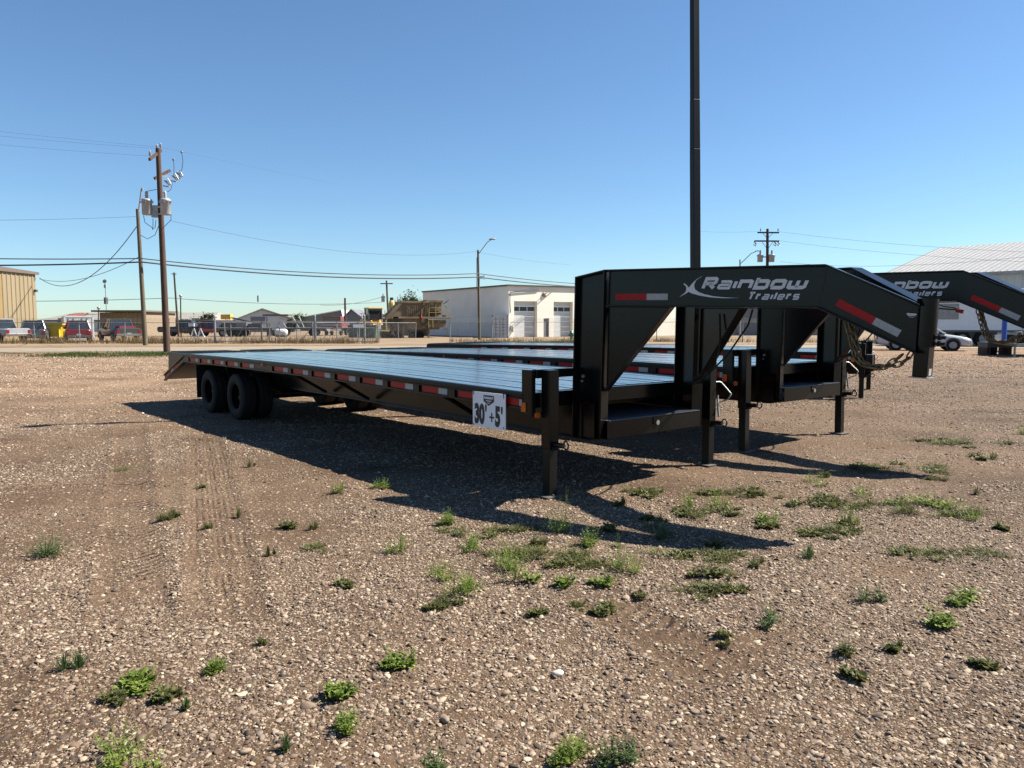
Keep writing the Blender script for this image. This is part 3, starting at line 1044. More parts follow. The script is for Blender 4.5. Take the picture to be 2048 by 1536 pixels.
        for w_, u_ in ((1.03, 0.085), (0.985, 0.075)):
            p = NP(u_, w_, side, 0.005); q = NP(u_, w_, side, 0.03)
            mb.cyl(p, q, 0.016 if w_ > 1 else 0.010, n=8)
        mb.build('column_bolt', M['steel_bright'], root)
        # reflective tape on the neck
        for nm, m_, u0, u1 in (('neck_red_tape', M['tape_red'], 0.379, 0.671), ('neck_white_tape', M['tape_white'], 0.672, 0.862)):
            MB().prism([(u0, 1.706), (u1, 1.706), (u1, 1.759), (u0, 1.759)], F, 0.0065, 0.0075).build(nm, m_, nb)
        d = Vector((2.612 - 2.19, 1.473 - 1.692)); Ld = d.length; d.normalize(); nn = Vector((-d.y, d.x)) * 0.027
        for nm, m_, l0, l1 in (('neck_red_tape', M['tape_red'], 0.0, Ld * 0.60), ('neck_white_tape', M['tape_white'], Ld * 0.602, Ld)):
            c0 = Vector((2.19, 1.692)) + d * l0; c1 = Vector((2.19, 1.692)) + d * l1
            MB().prism([tuple(c0 - nn), tuple(c1 - nn), tuple(c1 + nn), tuple(c0 + nn)], F, 0.0065, 0.0075).build(nm, m_, nb)
        # lettering (reads forward on the near side, mirrored in place on the far side)
        flip = side == 1
        def FL(u, w_):
            return NP(u if flip else 2.94 - u, w_, side, 0.0072)
        mb = MB()
        word(mb, 'Rainbow', 1.146, 1.788, 0.076, 0.087, 0.0270, 0.40, 0.0120, FL, caph=0.100)
        word(mb, 'Trailers', 1.520, 1.707, 0.047, 0.040, 0.0155, 0.40, 0.0105, FL)
        mb.build('lettering', M['decal_grey'], nb)
        zp = [(690, 65), (672, 68), (640, 84), (605, 112), (588, 150), (587, 180), (600, 212), (640, 240), (700, 262), (800, 285), (920, 297), (1072, 302), (900, 306), (760, 296), (640, 274), (570, 255), (525, 236), (490, 258), (425, 292), (455, 268), (488, 242), (500, 215), (500, 190), (490, 170), (465, 146), (478, 140), (505, 162), (528, 190), (548, 162), (580, 125), (625, 88), (660, 70)]
        UV = [(1.154 + 0.0042 * (1280 + 0.1855 * x - 1404), 1.791 - 0.00396 * (540 + 0.1855 * y - 579)) for x, y in zp]
        bm = bmesh.new()
        vv = [bm.verts.new(FL(*p)) for p in UV]
        bmesh.ops.triangle_fill(bm, use_beauty=True, edges=[bm.edges.new((vv[i], vv[(i + 1) % len(vv)])) for i in range(len(vv))])
        sm = bpy.data.meshes.new('swoosh_emblem'); bm.to_mesh(sm); bm.free()
        obj('swoosh_emblem', sm, M['decal_grey'], nb)
        # small maker's badge near the coupler
        bd = MB().prism([(2.645, 1.625), (2.72, 1.618), (2.70, 1.585), (2.655, 1.587)], F, 0.0062, 0.0072).build('maker_badge', M['black_rail'], nb)
        mb = MB()
        for w0, w1, a0, a1 in ((1.608, 1.618, 2.650, 2.714), (1.600, 1.606, 2.655, 2.708), (1.590, 1.593, 2.664, 2.698)):
            mb.prism([(a0, w0), (a1, w0 - 0.004), (a1 - 0.003, w1 - 0.005), (a0 + 0.003, w1)], F, 0.0073, 0.008)
        mb.build('badge_lettering', M['decal_grey'], bd)
    # ---- coupler: outer tube, sliding inner tube, set screws, base plate
    tilt = Matrix.Translation((2.752, 0, 1.4)) @ Matrix.Rotation(0.038, 4, 'Y')
    TP = lambda x, y, z: tilt @ Vector((x, y, z - 1.4))
    MB().cyl(TP(0, 0, 1.335), TP(0, 0, 1.668), 0.069, n=32).build('coupler_tube', bp, root, 0.003)
    mb = MB(); mb.box(-0.050, 0.050, -0.050, 0.050, -0.275, -0.04, tilt)
    it = mb.build('coupler_inner_tube', bp, root, 0.006)
    mb = MB(); mb.box(-0.070, 0.070, -0.06, 0.06, -0.283, -0.276, tilt)
    mb.build('coupler_plate', M['steel_dull'], it)
    mb = MB(); mb.box(0.0505, 0.0515, -0.022, 0.022, -0.262, -0.215, tilt)
    mb.build('warning_label', M['tape_white'], it)
    for z in (1.405, 1.362):
        mb = MB(); mb.cyl(TP(0.055, 0.0, z), TP(0.135, 0.0, z), 0.012, n=10); mb.cyl(TP(0.085, 0, z), TP(0.105, 0, z), 0.021, n=6)
        mb.build('set_screw', M['black_rail'], root)
    # ---- storage tray between the columns
    mb = MB()
    af = 0.40
    mb.box(af - 0.008, af, -0.675, 0.675, 0.475, 0.632)
    mb.box(0.06, af, -0.675, 0.675, 0.475, 0.485)
    tr = mb.build('storage_tray', bp, root, 0.003)
    mb = MB(); mb.box(-0.55, af + 0.006, -0.66, 0.66, 0.633, 0.643)
    mb.build('tray_lid', mat('tray_floor', (0.022, 0.027, 0.036), 0.35, var=0.3, scale=6, spec=0.5), tr, 0.003)
    MB().cyl((af, 0.0, 0.575), (af + 0.02, 0.0, 0.575), 0.024, n=16).build('lock', M['steel_bright'], tr)
    MB().box(af, af + 0.008, -0.05, -0.01, 0.56, 0.632).build('hasp', M['black_rail'], tr)
    # ---- front posts, cross bars, jacks
    for side in (-1, 1):
        mb = MB()
        mb.box(0.052, 0.10, side * 1.295 - 0.004 * side, side * 1.255, 0.70, 1.10) if side > 0 else mb.box(0.052, 0.10, -1.295, -1.255, 0.70, 1.10)
        mb.box(-0.03, 0.10, side * 1.298 - 0.003, side * 1.298 + 0.003, 0.70, 1.10)
        po = mb.build('front_post', bp, root, 0.003)
        mb = MB(); mb.box(-0.028, 0.03, side * 1.304 - 0.006, side * 1.304 + 0.006, 0.735, 0.815)
        mb.build('clearance_lamp', M['amber'], po)
        MB().cyl((0.10, side * 1.24, 0.71), (0.122, side * 1.24, 0.71), 0.030, 0.024, 16).build('round_lamp', M['amber'], po)
        mb = MB(); mb.bar((0.085, side * 1.255, 1.065), (0.085, side * 0.79, 1.065), 0.06, 0.075)
        mb.build('headboard_bar', bp, root, 0.004)
        # jack
        ja, js = 0.165, side * 1.1455
        mb = MB(); mb.box(ja - 0.055, ja + 0.055, js - 0.055, js + 0.055, 0.42, 1.10)
        mb.box(0.05, ja, js - 0.05, js + 0.05, 0.62, 0.72)
        jo = mb.build('jack_tube', bp, root, 0.006)
        mb = MB(); mb.box(-0.045, 0.045, -0.045, 0.045, -0.66, 0.0)
        lo = mb.build('jack_leg', M['black_rail'], root, 0.004); lo.location = (ja, js, 0.67)
        mb = MB(); mb.box(-0.095, 0.095, -0.11, 0.11, -0.665, -0.655)
        mb.build('jack_foot', mat('foot_plate', (0.10, 0.09, 0.08), 0.6, 0.3), lo, 0.002)
        mb = MB(); mb.cyl((ja + 0.05, js, 0.46), (ja + 0.17, js, 0.46), 0.024, n=12)
        mb.torus((ja + 0.20, js, 0.47), (0.25, 1, 0), 0.036, 0.007)
        mb.cyl((ja + 0.05, js - 0.03, 0.43), (ja + 0.07, js + 0.03, 0.43), 0.018, n=8)
        mb.build('pull_pin', M['black_rail'], jo)
        if side == 1:
            mb = MB()
            mb.tube([(ja + 0.03, js + 0.06, 0.88), (ja + 0.03, js + 0.14, 0.88), (ja + 0.05, js + 0.15, 0.87), (ja + 0.16, js + 0.15, 0.77), (ja + 0.17, js + 0.155, 0.76), (ja + 0.17, js + 0.165, 0.75), (ja + 0.09, js + 0.165, 0.69)][0:5] + [(ja + 0.15, js + 0.13, 0.70), (ja + 0.04, js + 0.10, 0.66)], 0.008)
            mb.tube([(ja + 0.04, js + 0.10, 0.74), (ja + 0.05, js + 0.09, 0.66), (ja + 0.09, js + 0.06, 0.52)], 0.012)
            mb.build('crank_handle', M['steel_dull'], jo)
        else:
            pass
    # ---- wiring and air lines looping under the neck on the far side
    mb = MB()
    mb.tube([NP(0.62, 1.60, -1, -0.03), NP(0.66, 1.35, -1, -0.05), NP(0.60, 1.12, -1, -0.05), NP(0.46, 0.98, -1, -0.06), NP(0.30, 0.90, -1, -0.06)], 0.009)
    mb.tube([NP(1.05, 1.64, -1, -0.03), NP(1.0, 1.50, -1, -0.03), NP(0.78, 1.22, -1, -0.06), NP(0.52, 1.02, -1, -0.06), NP(0.30, 0.96, -1, -0.06)], 0.009)
    mb.build('air_line', M['rubber'], root)
    mb = MB()
    mb.tube([NP(1.72, 1.64, 1, -0.04), NP(1.79, 1.585, 1, -0.04), NP(1.90, 1.575, 1, -0.04), NP(2.02, 1.565, 1, -0.04), NP(2.10, 1.56, 1, -0.04)], 0.007)
    mb.tube([NP(1.85, 1.64, 1, -0.05), NP(1.93, 1.60, 1, -0.05), NP(2.03, 1.585, 1, -0.05), NP(2.10, 1.56, 1, -0.05)], 0.007)
    hs = mb.build('plug_cable', M['rubber'], root)
    MB().cyl(NP(2.05, 1.555, 1, -0.04), NP(2.12, 1.54, 1, -0.04), 0.018, 0.022, 14).build('cable_plug', M['red_lens'], hs)
    # ---- safety chains
    mb = MB()

    def chain(pts, step=0.052, link=0.030, wire=0.0065):
        P = [Vector(p) for p in pts]
        # dense sample of a smooth path
        path = []
        for i in range(len(P) - 1):
            p0 = P[max(i - 1, 0)]; p1 = P[i]; p2 = P[i + 1]; p3 = P[min(i + 2, len(P) - 1)]
            for k in range(40):
                t = k / 40
                path.append(0.5 * ((2 * p1) + (p2 - p0) * t + (2 * p0 - 5 * p1 + 4 * p2 - p3) * t * t + (3 * p1 - p0 - 3 * p2 + p3) * t ** 3))
        path.append(P[-1])
        acc = 0; last = path[0]; q = 0; pts_ = [path[0]]
        for p in path[1:]:
            acc += (p - last).length; last = p
            if acc >= step:
                acc = 0; pts_.append(p)
        for i in range(len(pts_) - 1):
            a, b = pts_[i], pts_[i + 1]
            d = (b - a).normalized()
            sx = d.cross(Vector((0.3, 0.9, 0.2))).normalized()
            ax = sx if i % 2 else d.cross(sx).normalized()
            side_ = d.cross(ax).normalized()
            c = (a + b) / 2
            n, m = 12, 5
            vs_ = []
            for j in range(n):
                an = 2 * math.pi * j / n
                rad = d * math.cos(an) * (step * 0.5 + 0.012) + side_ * math.sin(an) * 0.017
                rn = (d * math.cos(an) + side_ * math.sin(an)).normalized()
                for l in range(m):
                    be = 2 * math.pi * l / m
                    vs_.append(c + rad + rn * (math.cos(be) * wire) + ax * (math.sin(be) * wire))
            mb.add(vs_, [(j * m + l, ((j + 1) % n) * m + l, ((j + 1) % n) * m + (l + 1) % m, j * m + (l + 1) % m) for j in range(n) for l in range(m)], True)
    b0 = NP(2.30, 1.53, 1, -0.05); b1 = NP(2.66, 1.36, 1, -0.05)
    up = Vector((0, 0, 1))
    for k, (du, sag) in enumerate(((0.0, 0.30), (0.035, 0.34))):
        A_ = NP(2.24 + du, 1.56, 1, -0.07); B_ = NP(2.33 + du, 1.30 - sag * 0.1, 1, -0.07)
        C_ = NP(2.44 + du, 1.225, 1, -0.08); D_ = NP(2.56 + du * 2, 1.265, 1, -0.07); E_ = NP(2.66 + du, 1.36, 1, -0.06)
        chain([A_, A_ * 0.5 + B_ * 0.5 + Vector((0, 0.01 * k, -0.02)), B_, C_, D_, E_])
        if k == 0: chain([A_ + Vector((0.02, 0.0, 0.02)), A_ * 0.5 + B_ * 0.5 + Vector((0.03, 0.0, 0)), B_ + Vector((0.02, 0.0, 0.05))])
    mb.build('safety_chain', M['chain'], root)
    return root


YAW = 0.704
FW = Vector((math.sin(YAW), -math.cos(YAW), 0)); RTV = Vector((math.cos(YAW), math.sin(YAW), 0))
T1 = build_trailer()
T1.location = (1.0945, 7.4619, 0); T1.rotation_euler = (0, 0, YAW - math.pi / 2)
tag(T1, 'black gooseneck flatbed trailer nearest the camera, with the white price board', 'trailer', 'black gooseneck flatbed trailers')


def trailer_at(loc, pitch, label, yaw=YAW):
    c = copy_tree(T1)
    c.location = loc
    c.rotation_euler = (Matrix.Rotation(yaw - math.pi / 2, 4, 'Z') @ Matrix.Rotation(-pitch, 4, 'Y')).to_euler()
    tag(c, label, 'trailer', 'black gooseneck flatbed trailers')
    for ch in c.children:
        if ch.name.startswith('jack_leg'):
            top = loc[2] + 0.67
            ch.scale = (1, 1, (top - 0.008 + 0.012) / 0.67)
    return c


pt2 = 0.0125
T2 = trailer_at((3.480, 9.7936, 7.14 * pt2), pt2, 'second black gooseneck flatbed trailer, parked between the nearest and the farthest')
for ch in [c for c in T1.children if c.name.startswith('plug_cable')]:
    for g in list(ch.children): bpy.data.objects.remove(g)
    bpy.data.objects.remove(ch)
T3 = trailer_at((7.37, 16.40, 0.0), 0.0, 'farthest black flatbed trailer, its deck edge showing behind the other two decks', 1.08)
T3.name = 'flatbed_trailer'
del T3['group']
def drop(o):
    for c_ in list(o.children): drop(c_)
    bpy.data.objects.remove(o)
for ch in list(T3.children):
    if ch.name.split('.')[0] in ('column', 'neck_beam', 'gusset', 'column_bolt', 'coupler_tube', 'coupler_inner_tube', 'set_screw', 'air_line', 'plug_cable', 'safety_chain', 'storage_tray'):
        drop(ch)
MB().box(0.23, 0.36, -1.30, -0.90, 0.60, 0.88).build('tool_box', M['black_rail'], T3, .01)

# ---- price board hung on the nearest trailer
T1M = Matrix.Translation((1.0945, 7.4619, 0)) @ Matrix.Rotation(YAW - math.pi / 2, 4, 'Z')
sg = empty('price_board')
sg.matrix_world = T1M @ Matrix.Translation((-0.70, -1.318, 0.545))
tag(sg, "white board reading 30' +5' hung on the near trailer's side rail", 'sign')
SW, SH = 0.475, 0.325
mb = MB(); mb.box(0, SW, -0.004, 0.004, 0, SH)
mb.build('board', M['sign_white'], sg, 0.0015)


def text_mesh(txt, h, sx, off, m, name, parent, x, z, y=-0.0055):
    cu = bpy.data.curves.new('txt', 'FONT')
    cu.body = txt; cu.size = h / 0.70; cu.offset = off; cu.fill_mode = 'FRONT'
    to = bpy.data.objects.new('txt', cu)
    COL.objects.link(to)
    dg = bpy.context.evaluated_depsgraph_get()
    me_ = bpy.data.meshes.new_from_object(to.evaluated_get(dg))
    bpy.data.objects.remove(to)
    co = np.zeros(len(me_.vertices) * 3); me_.vertices.foreach_get('co', co); co = co.reshape(-1, 3)
    co[:, 0] -= co[:, 0].min(); co[:, 0] *= sx
    co = np.stack([x + co[:, 0], np.full(len(co), y), z + co[:, 1]], 1)
    me_.vertices.foreach_set('co', co.ravel())
    me_.name = name
    me_.update()
    return obj(name, me_, m, parent)


text_mesh('30', 0.165, 0.62, 0.014, M['ink'], 'lettering', sg, 0.030, 0.042)
text_mesh("'", 0.135, 0.75, 0.008, M['ink'], 'lettering', sg, 0.186, 0.068)
mb = MB(); mb.box(0.248, 0.318, -0.0058, -0.0045, 0.095, 0.111); mb.box(0.275, 0.291, -0.0061, -0.0045, 0.062, 0.144)
mb.build('lettering', M['ink'], sg)
text_mesh('5', 0.165, 0.62, 0.014, M['ink'], 'lettering', sg, 0.330, 0.038)
text_mesh("'", 0.135, 0.75, 0.008, M['ink'], 'lettering', sg, 0.414, 0.064)
bdg = MB().prism([(0.165, 0.30), (0.315, 0.30), (0.315, 0.245), (0.24, 0.205), (0.165, 0.245)], lambda a, b, t: Vector((a, t, b)), -0.0062, -0.0045).build('badge', M['ink'], sg)
mb = MB()
for x0, x1, z0, z1 in ((0.176, 0.19, 0.268, 0.29), (0.195, 0.285, 0.266, 0.286), (0.29, 0.305, 0.268, 0.29), (0.20, 0.28, 0.246, 0.254), (0.22, 0.26, 0.228, 0.235)):
    mb.box(x0, x1, -0.0075, -0.0064, z0, z1)
mb.build('badge_lettering', M['decal_grey'], bdg)
mb = MB()
for x, z in ((0.02, 0.305), (SW - 0.02, 0.30), (0.02, 0.02), (SW - 0.02, 0.025)):
    mb.bar((x - 0.006, -0.0065, z + 0.03 * (1 if z > 0.2 else 0.2)), (x, -0.0065, z - 0.012), 0.005, 0.004)
mb.build('cable_tie', M['ink'], sg)


# ------------------------------------------------------------------ tall light pole between the second and third trailer
def light_pole():
    b = Vector((3.22, 13.4, 0))
    o = empty('light_pole', b, R(18))
    o.rotation_euler = (Matrix.Rotation(-0.022, 4, 'Y') @ Matrix.Rotation(R(18), 4, 'Z')).to_euler()
    tag(o, 'tall square black steel light pole rising behind the near gooseneck', 'light pole')
    m = mat('pole_black', (0.004, 0.005, 0.006), 0.45, var=0.2, scale=3, spec=0.2)
    MB().box(-0.15, 0.15, -0.15, 0.15, 0, 0.03).build('base_plate', m, o)
    for z0, z1, w in ((0.03, 4.46, 0.138), (4.46, 5.28, 0.131), (5.28, 7.6, 0.122), (7.6, 10.3, 0.112)):
        mb = MB()
        w2 = w - 0.006
        v = [(x * k / 2, y * k / 2, z) for z, k in ((z0, w), (z1, w2)) for x, y in ((-1, -1), (1, -1), (1, 1), (-1, 1))]
        mb.add(v, [(0, 3, 2, 1), (4, 5, 6, 7), (0, 1, 5, 4), (1, 2, 6, 5), (2, 3, 7, 6), (3, 0, 4, 7)])
        mb.build('pole_section', m, o, 0.008)
    mb = MB(); mb.box(-0.6, 0.6, -0.03, 0.03, 10.2, 10.28)
    mb.build('cross_arm', m, o)
    for s in (-0.45, 0.45):
        MB().box(s - 0.16, s + 0.16, -0.22, 0.05, 10.29, 10.37).build('flood_lamp', m, o)


light_pole()


# ------------------------------------------------------------------ utility poles and lines
def util_pole(name, base, top, r0, r1, m, label, cat='utility pole'):
    """leaning timber pole; base and top are world points"""
    o = empty(name, base)
    tag(o, label, cat)
    d = Vector(top) - Vector(base)
    MB().tube([Vector((0, 0, -0.2)), d * 0.33, d * 0.66, d], [r0, r0 * .67 + r1 * .33, r0 * .33 + r1 * .67, r1], 12).build('pole', m, o)
    return o, d


def insulator(mb, p, h=0.22):
    p = Vector(p)
    mb.lathe([(0.03, 0), (0.03, h * .2), (0.075, h * .25), (0.035, h * .45), (0.07, h * .5), (0.03, h * .75), (0.05, h * .8), (0.03, h), (0, h)], Matrix.Translation(p), 10)


def transformer(o, c, r, h, name='transformer'):
    t = MB()
    t.lathe([(0, 0), (r * .9, 0), (r, 0.04), (r, h - 0.16), (r * 1.06, h - 0.15), (r * 1.06, h - 0.05), (r * .8, h), (0, h + 0.03)], Matrix.Translation(c), 20)
    to = t.build(name, M['transformer'], o)
    b = MB()
    b.lathe([(0.06, 0), (0.10, 0.05), (0.06, 0.1), (0.10, 0.16), (0.06, 0.22), (0.09, 0.28), (0.04, 0.38), (0, 0.4)], Matrix.Translation(Vector(c) + Vector((0, 0, h))), 12)
    b.build('bushing', M['porcelain'], to)
    l = MB(); l.box(-0.07, 0.07, -r - 0.06, -r + 0.02, h * .72, h * .82, Matrix.Translation(c)); l.box(r - 0.02, r + 0.07, -0.06, 0.06, h * .74, h * .84, Matrix.Translation(c)); l.box(-r - 0.07, -r + .02, -0.06, 0.06, h * .74, h * .84, Matrix.Translation(c))
    l.build('lug', M['steel_dull'], to)


D1 = 40.0
pb = Vector((pix(334, 702, D1).x, D1, 0)); pt = pix(316, 297, D1)
P1, d1 = util_pole('utility_pole', pb, pt, 0.17, 0.12, M['wood_pole'], 'tall brown timber utility pole carrying two grey transformers, at left')
def on1(px, py, dy=0):
    return pix(px, py, D1 + dy) - pb
mb = MB(); mb.bar(on1(299, 319, -1.6), on1(322, 301, 0.8), 0.10, 0.13); a1 = mb.build('cross_arm', M['wood_pole'], P1)
mb = MB(); mb.bar(on1(309, 357, 0.1), on1(340, 341, 1.2), 0.10, 0.13); mb.build('cross_arm', M['wood_pole'], P1)
mb = MB()
for q in (on1(300, 313, -1.6), on1(314, 300, 0), on1(321, 297, 0.7)):
    insulator(mb, q, 0.28)
mb.build('insulators', M['porcelain'], P1)['kind'] = 'stuff'
transformer(P1, on1(294.5, 430, -0.1), 0.25, 0.82)
transformer(P1, on1(331.5, 430, -0.35), 0.25, 0.82)
mb = MB()
mb.bar(on1(294, 414, 0), on1(332, 414, -.2), 0.08, 0.10); mb.bar(on1(294, 428, 0), on1(332, 428, -.2), 0.08, 0.08)
mb.box(-0.3, 0.05, -0.12, 0.12, -0.35, 0.25, Matrix.Translation(on1(316, 421, 0)))
mb.build('mounting_bracket', M['steel_dull'], P1)
for (x, y, dy) in ((349, 356, 1.0), (334, 366, 0.2), (358, 350, 1.6)):       # fuse cut-outs
    mb = MB(); c = on1(x, y, dy)
    mb.cyl(c + Vector((-0.12, 0, 0.14)), c + Vector((0.14, 0, -0.10)), 0.055, n=8); mb.cyl(c + Vector((-0.2, 0, -0.14)), c + Vector((0.1, 0, -0.2)), 0.035, n=6)
    mb.cyl(c + Vector((0.04, 0, 0.24)), c + Vector((0.2, 0, -0.06)), 0.03, n=6)
    mb.build('fuse_cutout', M['porcelain'], P1)
mb = MB()
mb.bar(on1(322, 352, 0), on1(358, 353, 1.6), 0.05, 0.06)
mb.build('cutout_arm', M['steel_dull'], P1)
mb = MB()
for pts in ([on1(347, 318, 1), on1(348, 334, 1), on1(348, 350, 1)], [on1(363, 303, 1.6), on1(366, 322, 1.6), on1(364, 338, 1.6), on1(359, 348, 1.6)],
            [on1(294, 391, 0), on1(296, 382, 0), on1(313, 379, 0)], [on1(345, 365, .5), on1(342, 378, .3), on1(337, 383, .2), on1(324, 386, 0)],
            [on1(287, 431, 0), on1(290, 445, 0), on1(304, 455, 0), on1(306, 460, 0)], [on1(342, 428, -.3), on1(342, 440, -.3), on1(329, 453, 0)],
            [on1(281, 470, 0), on1(295, 478, 0), on1(310, 470, 0), on1(319, 448, 0)], [on1(306, 437, 0), on1(306, 458, 0), on1(310, 456, 0), on1(312, 440, 0)]):
    mb.tube(pts, 0.016, 5)
mb.build('jumper_wires', M['wire'], P1)
for q in ((346.5, 319, 1), (363, 304, 1.6)):
    MB().torus(on1(*q), (0, 1, 0), 0.05, 0.018, 10, 5).build('stirrup_clamp', M['steel_dull'], P1)

D2 = 52.0
pb2 = Vector((pix(291, 691, D2).x, D2, 0)); pt2_ = pix(275, 418, D2)
P2, d2 = util_pole('utility_pole', pb2, pt2_, 0.16, 0.11, M['wood_pole_grey'], 'shorter grey-brown timber pole with a pipe mast, left of the transformer pole')
MB().tube([pix(277, 425, D2) - pb2, pix(283, 378, D2) - pb2], 0.05, 8).build('mast_pipe', M['galv'], P2)
MB().cyl(pix(283, 378, D2) - pb2, pix(286, 378, D2) - pb2, 0.09, n=8).build('mast_head', M['galv'], P2)

D3 = 69.0
pb3 = Vector((pix(959, 680, D3).x, D3, 0)); pt3 = pix(956, 500, D3)
P3, d3 = util_pole('street_light', pb3, pt3, 0.13, 0.09, M['wood_pole_grey'], 'street light on a timber pole before the white garage building', 'street light')
def on3(px, py, dy=0): return pix(px, py, D3 + dy) - pb3
MB().tube([on3(957, 508), on3(966, 496), on3(975, 484), on3(983, 479)], 0.035, 8).build('lamp_arm', M['galv'], P3)
mb = MB(); mb.lathe([(0, 0), (0.16, 0.02), (0.2, 0.07), (0.1, 0.14), (0, 0.15)], Matrix.Translation(on3(985, 480)) @ Matrix.Diagonal((1.8, .8, 1, 1)), 12)
mb.build('lamp_head', M['galv'], P3)
mb = MB(); mb.bar(on3(957, 553), on3(968, 553), 0.06, 0.06); mb.bar(on3(968, 550), on3(968, 560), 0.05, 0.05); mb.bar(on3(957, 558), on3(967, 556), 0.04, 0.05)
mb.build('standoff_bracket', M['steel_dull'], P3)
MB().tube([on3(953.5, 515), on3(953.5, 580)], 0.03, 6).build('conduit', M['galv'], P3)

D4 = 72.0
pb4 = Vector((pix(1534, 672, D4).x, D4, 0)); pt4 = pix(1535, 458, D4)
P4, d4 = util_pole('utility_pole', pb4, pt4, 0.17, 0.12, M['wood_pole'], 'far timber utility pole with two cross arms, right of the light pole')
def on4(px, py, dy=0): return pix(px, py, D4 + dy) - pb4
for x0, x1, y in ((1515, 1558, 465), (1509, 1558, 482)):
    mb = MB(); mb.bar(on4(x0, y), on4(x1, y + 0.3), 0.1, 0.13); ca = mb.build('cross_arm', M['wood_pole'], P4)
mb = MB()
for x in (1521, 1535, 1556): insulator(mb, on4(x, 463), 0.3)
mb.build('insulators', M['porcelain'], P4)['kind'] = 'stuff'
for x, y in ((1510, 488), (1550, 488), (1557, 488)):
    mb = MB(); c = on4(x, y); mb.cyl(c + Vector((-.1, 0, .25)), c + Vector((.12, 0, -.05)), 0.06, n=7); mb.cyl(c + Vector((-.15, 0, -.05)), c + Vector((.1, 0, -.2)), 0.04, n=6)
    mb.build('fuse_cutout', M['porcelain'], P4)
transformer(P4, on4(1520, 524, -.1), 0.25, 0.7); transformer(P4, on4(1543, 524, -.1), 0.27, 0.7)
mb = MB(); mb.bar(on4(1518, 514), on4(1546, 514), 0.1, 0.1); mb.build('mounting_bracket', M['steel_dull'], P4)
mb = MB(); mb.bar(on4(1525, 466), on4(1534, 476), 0.04, 0.04); mb.bar(on4(1546, 466), on4(1536, 476), 0.04, 0.04); mb.bar(on4(1524, 484), on4(1533, 496), 0.04, 0.04); mb.bar(on4(1546, 484), on4(1537, 496), 0.04, 0.04)
mb.build('arm_braces', M['steel_dull'], P4)

o = empty('street_light', (pix(1480, 670, 78).x, 78, 0)); b_ = o.location
tag(o, 'small curved-arm street light just left of the far cross-armed pole', 'street light')
MB().cyl((0, 0, 0), pix(1480, 519, 78) - b_, 0.1, 0.07, 10).build('pole', M['galv'], o)
MB().tube([pix(1480, 528, 78) - b_, pix(1489, 520, 78) - b_, pix(1502, 507, 78) - b_, pix(1512, 503, 78) - b_], 0.04, 8).build('lamp_arm', M['galv'], o)
MB().lathe([(0, 0), (0.14, 0.02), (0.18, 0.07), (0, 0.12)], Matrix.Translation(pix(1517, 503, 78) - b_) @ Matrix.Diagonal((2, 1, 1, 1)), 10).build('lamp_head', M['galv'], o)

# distant poles in the yards
def thin_pole(px0, py0, px1, py1, d, r, m, name, label, cat, extra=None):
    b = Vector((pix(px0, py0, d).x, d, 0))
    o = empty(name, b); tag(o, label, cat)
    t = pix(px1, py1, d) - b
    MB().cyl((0, 0, 0), t, r, r * .8, 8).build('pole', m, o)
    if extra: extra(o, b, t)
    return o


def ex_cross(o, b, t):
    mb = MB(); mb.bar(t + Vector((-1.0, 0, -0.5)), t + Vector((1.0, 0, -0.5)), 0.12, 0.16); mb.build('cross_arm', M['wood_pole'], o)
    transformer(o, t + Vector((-0.6, 0, -3.4)), 0.28, 0.9)
thin_pole(778, 672, 773, 561, 125, 0.18, M['wood_pole_grey'], 'utility_pole', 'distant timber pole with one small transformer beyond the crusher', 'utility pole', ex_cross)
thin_pole(691, 668, 690, 596, 105, 0.16, M['wood_pole'], 'utility_pole', 'plain distant pole left of the wheel loader', 'utility pole')
thin_pole(357, 668, 348, 545, 85, 0.12, M['wood_pole'], 'utility_pole', 'slim leaning pole just right of the transformer pole', 'utility pole', lambda o, b, t: MB().bar(t + Vector((-0.25, 0, -.15)), t + Vector((0.25, 0, -.15)), 0.2, 0.1).build('cap_bracket', M['steel_dull'], o))
def ex_lamp(o, b, t):
    MB().lathe([(0.05, -0.35), (0.16, -0.1), (0.16, 0), (0, 0.02)], Matrix.Translation(t), 10).build('lamp_head', M['steel_dull'], o)
thin_pole(362, 668, 361, 590, 80, 0.07, M['black_rail'], 'lamp_post', 'short black lamp post beside the slim leaning pole', 'lamp post', ex_lamp)
thin_pole(196, 668, 197, 614, 80, 0.06, M['black_rail'], 'lamp_post', 'short black lamp post at the white container corner', 'lamp post', ex_lamp)
def ex_dish(o, b, t):
    MB().lathe([(0, 0), (0.12, 0.02), (0.22, 0.08), (0.24, 0.10)], Matrix.Translation(t) @ Matrix.Rotation(R(80), 4, 'X'), 14).build('antenna_dish', M['porcelain'], o)
    MB().box(-0.12, 0.12, -.08, .08, -.75, -.35, Matrix.Translation(t)).build('antenna_box', M['porcelain'], o)
thin_pole(214, 640, 210, 563, 92, 0.05, M['galv'], 'antenna_mast', 'thin antenna mast with a dish above the brown shed', 'antenna', ex_dish)


def wire(pts, r, label, n=26, sag=0.0):
    """one line hung through world points, each span sagging"""
    mb = MB()
    path = []
    for i in range(len(pts) - 1):
        a, b = Vector(pts[i]), Vector(pts[i + 1])
        for k in range(n + (1 if i == len(pts) - 2 else 0)):
            t = k / n
            p = a.lerp(b, t); s = sag[i] if isinstance(sag, (list, tuple)) else sag
            p.z -= 4 * s * t * (1 - t)
            path.append(p)
    mb.tube(path, r, 5)
    return tag(mb.build('overhead_line', M['wire'], None), label, 'cable', 'overhead lines')


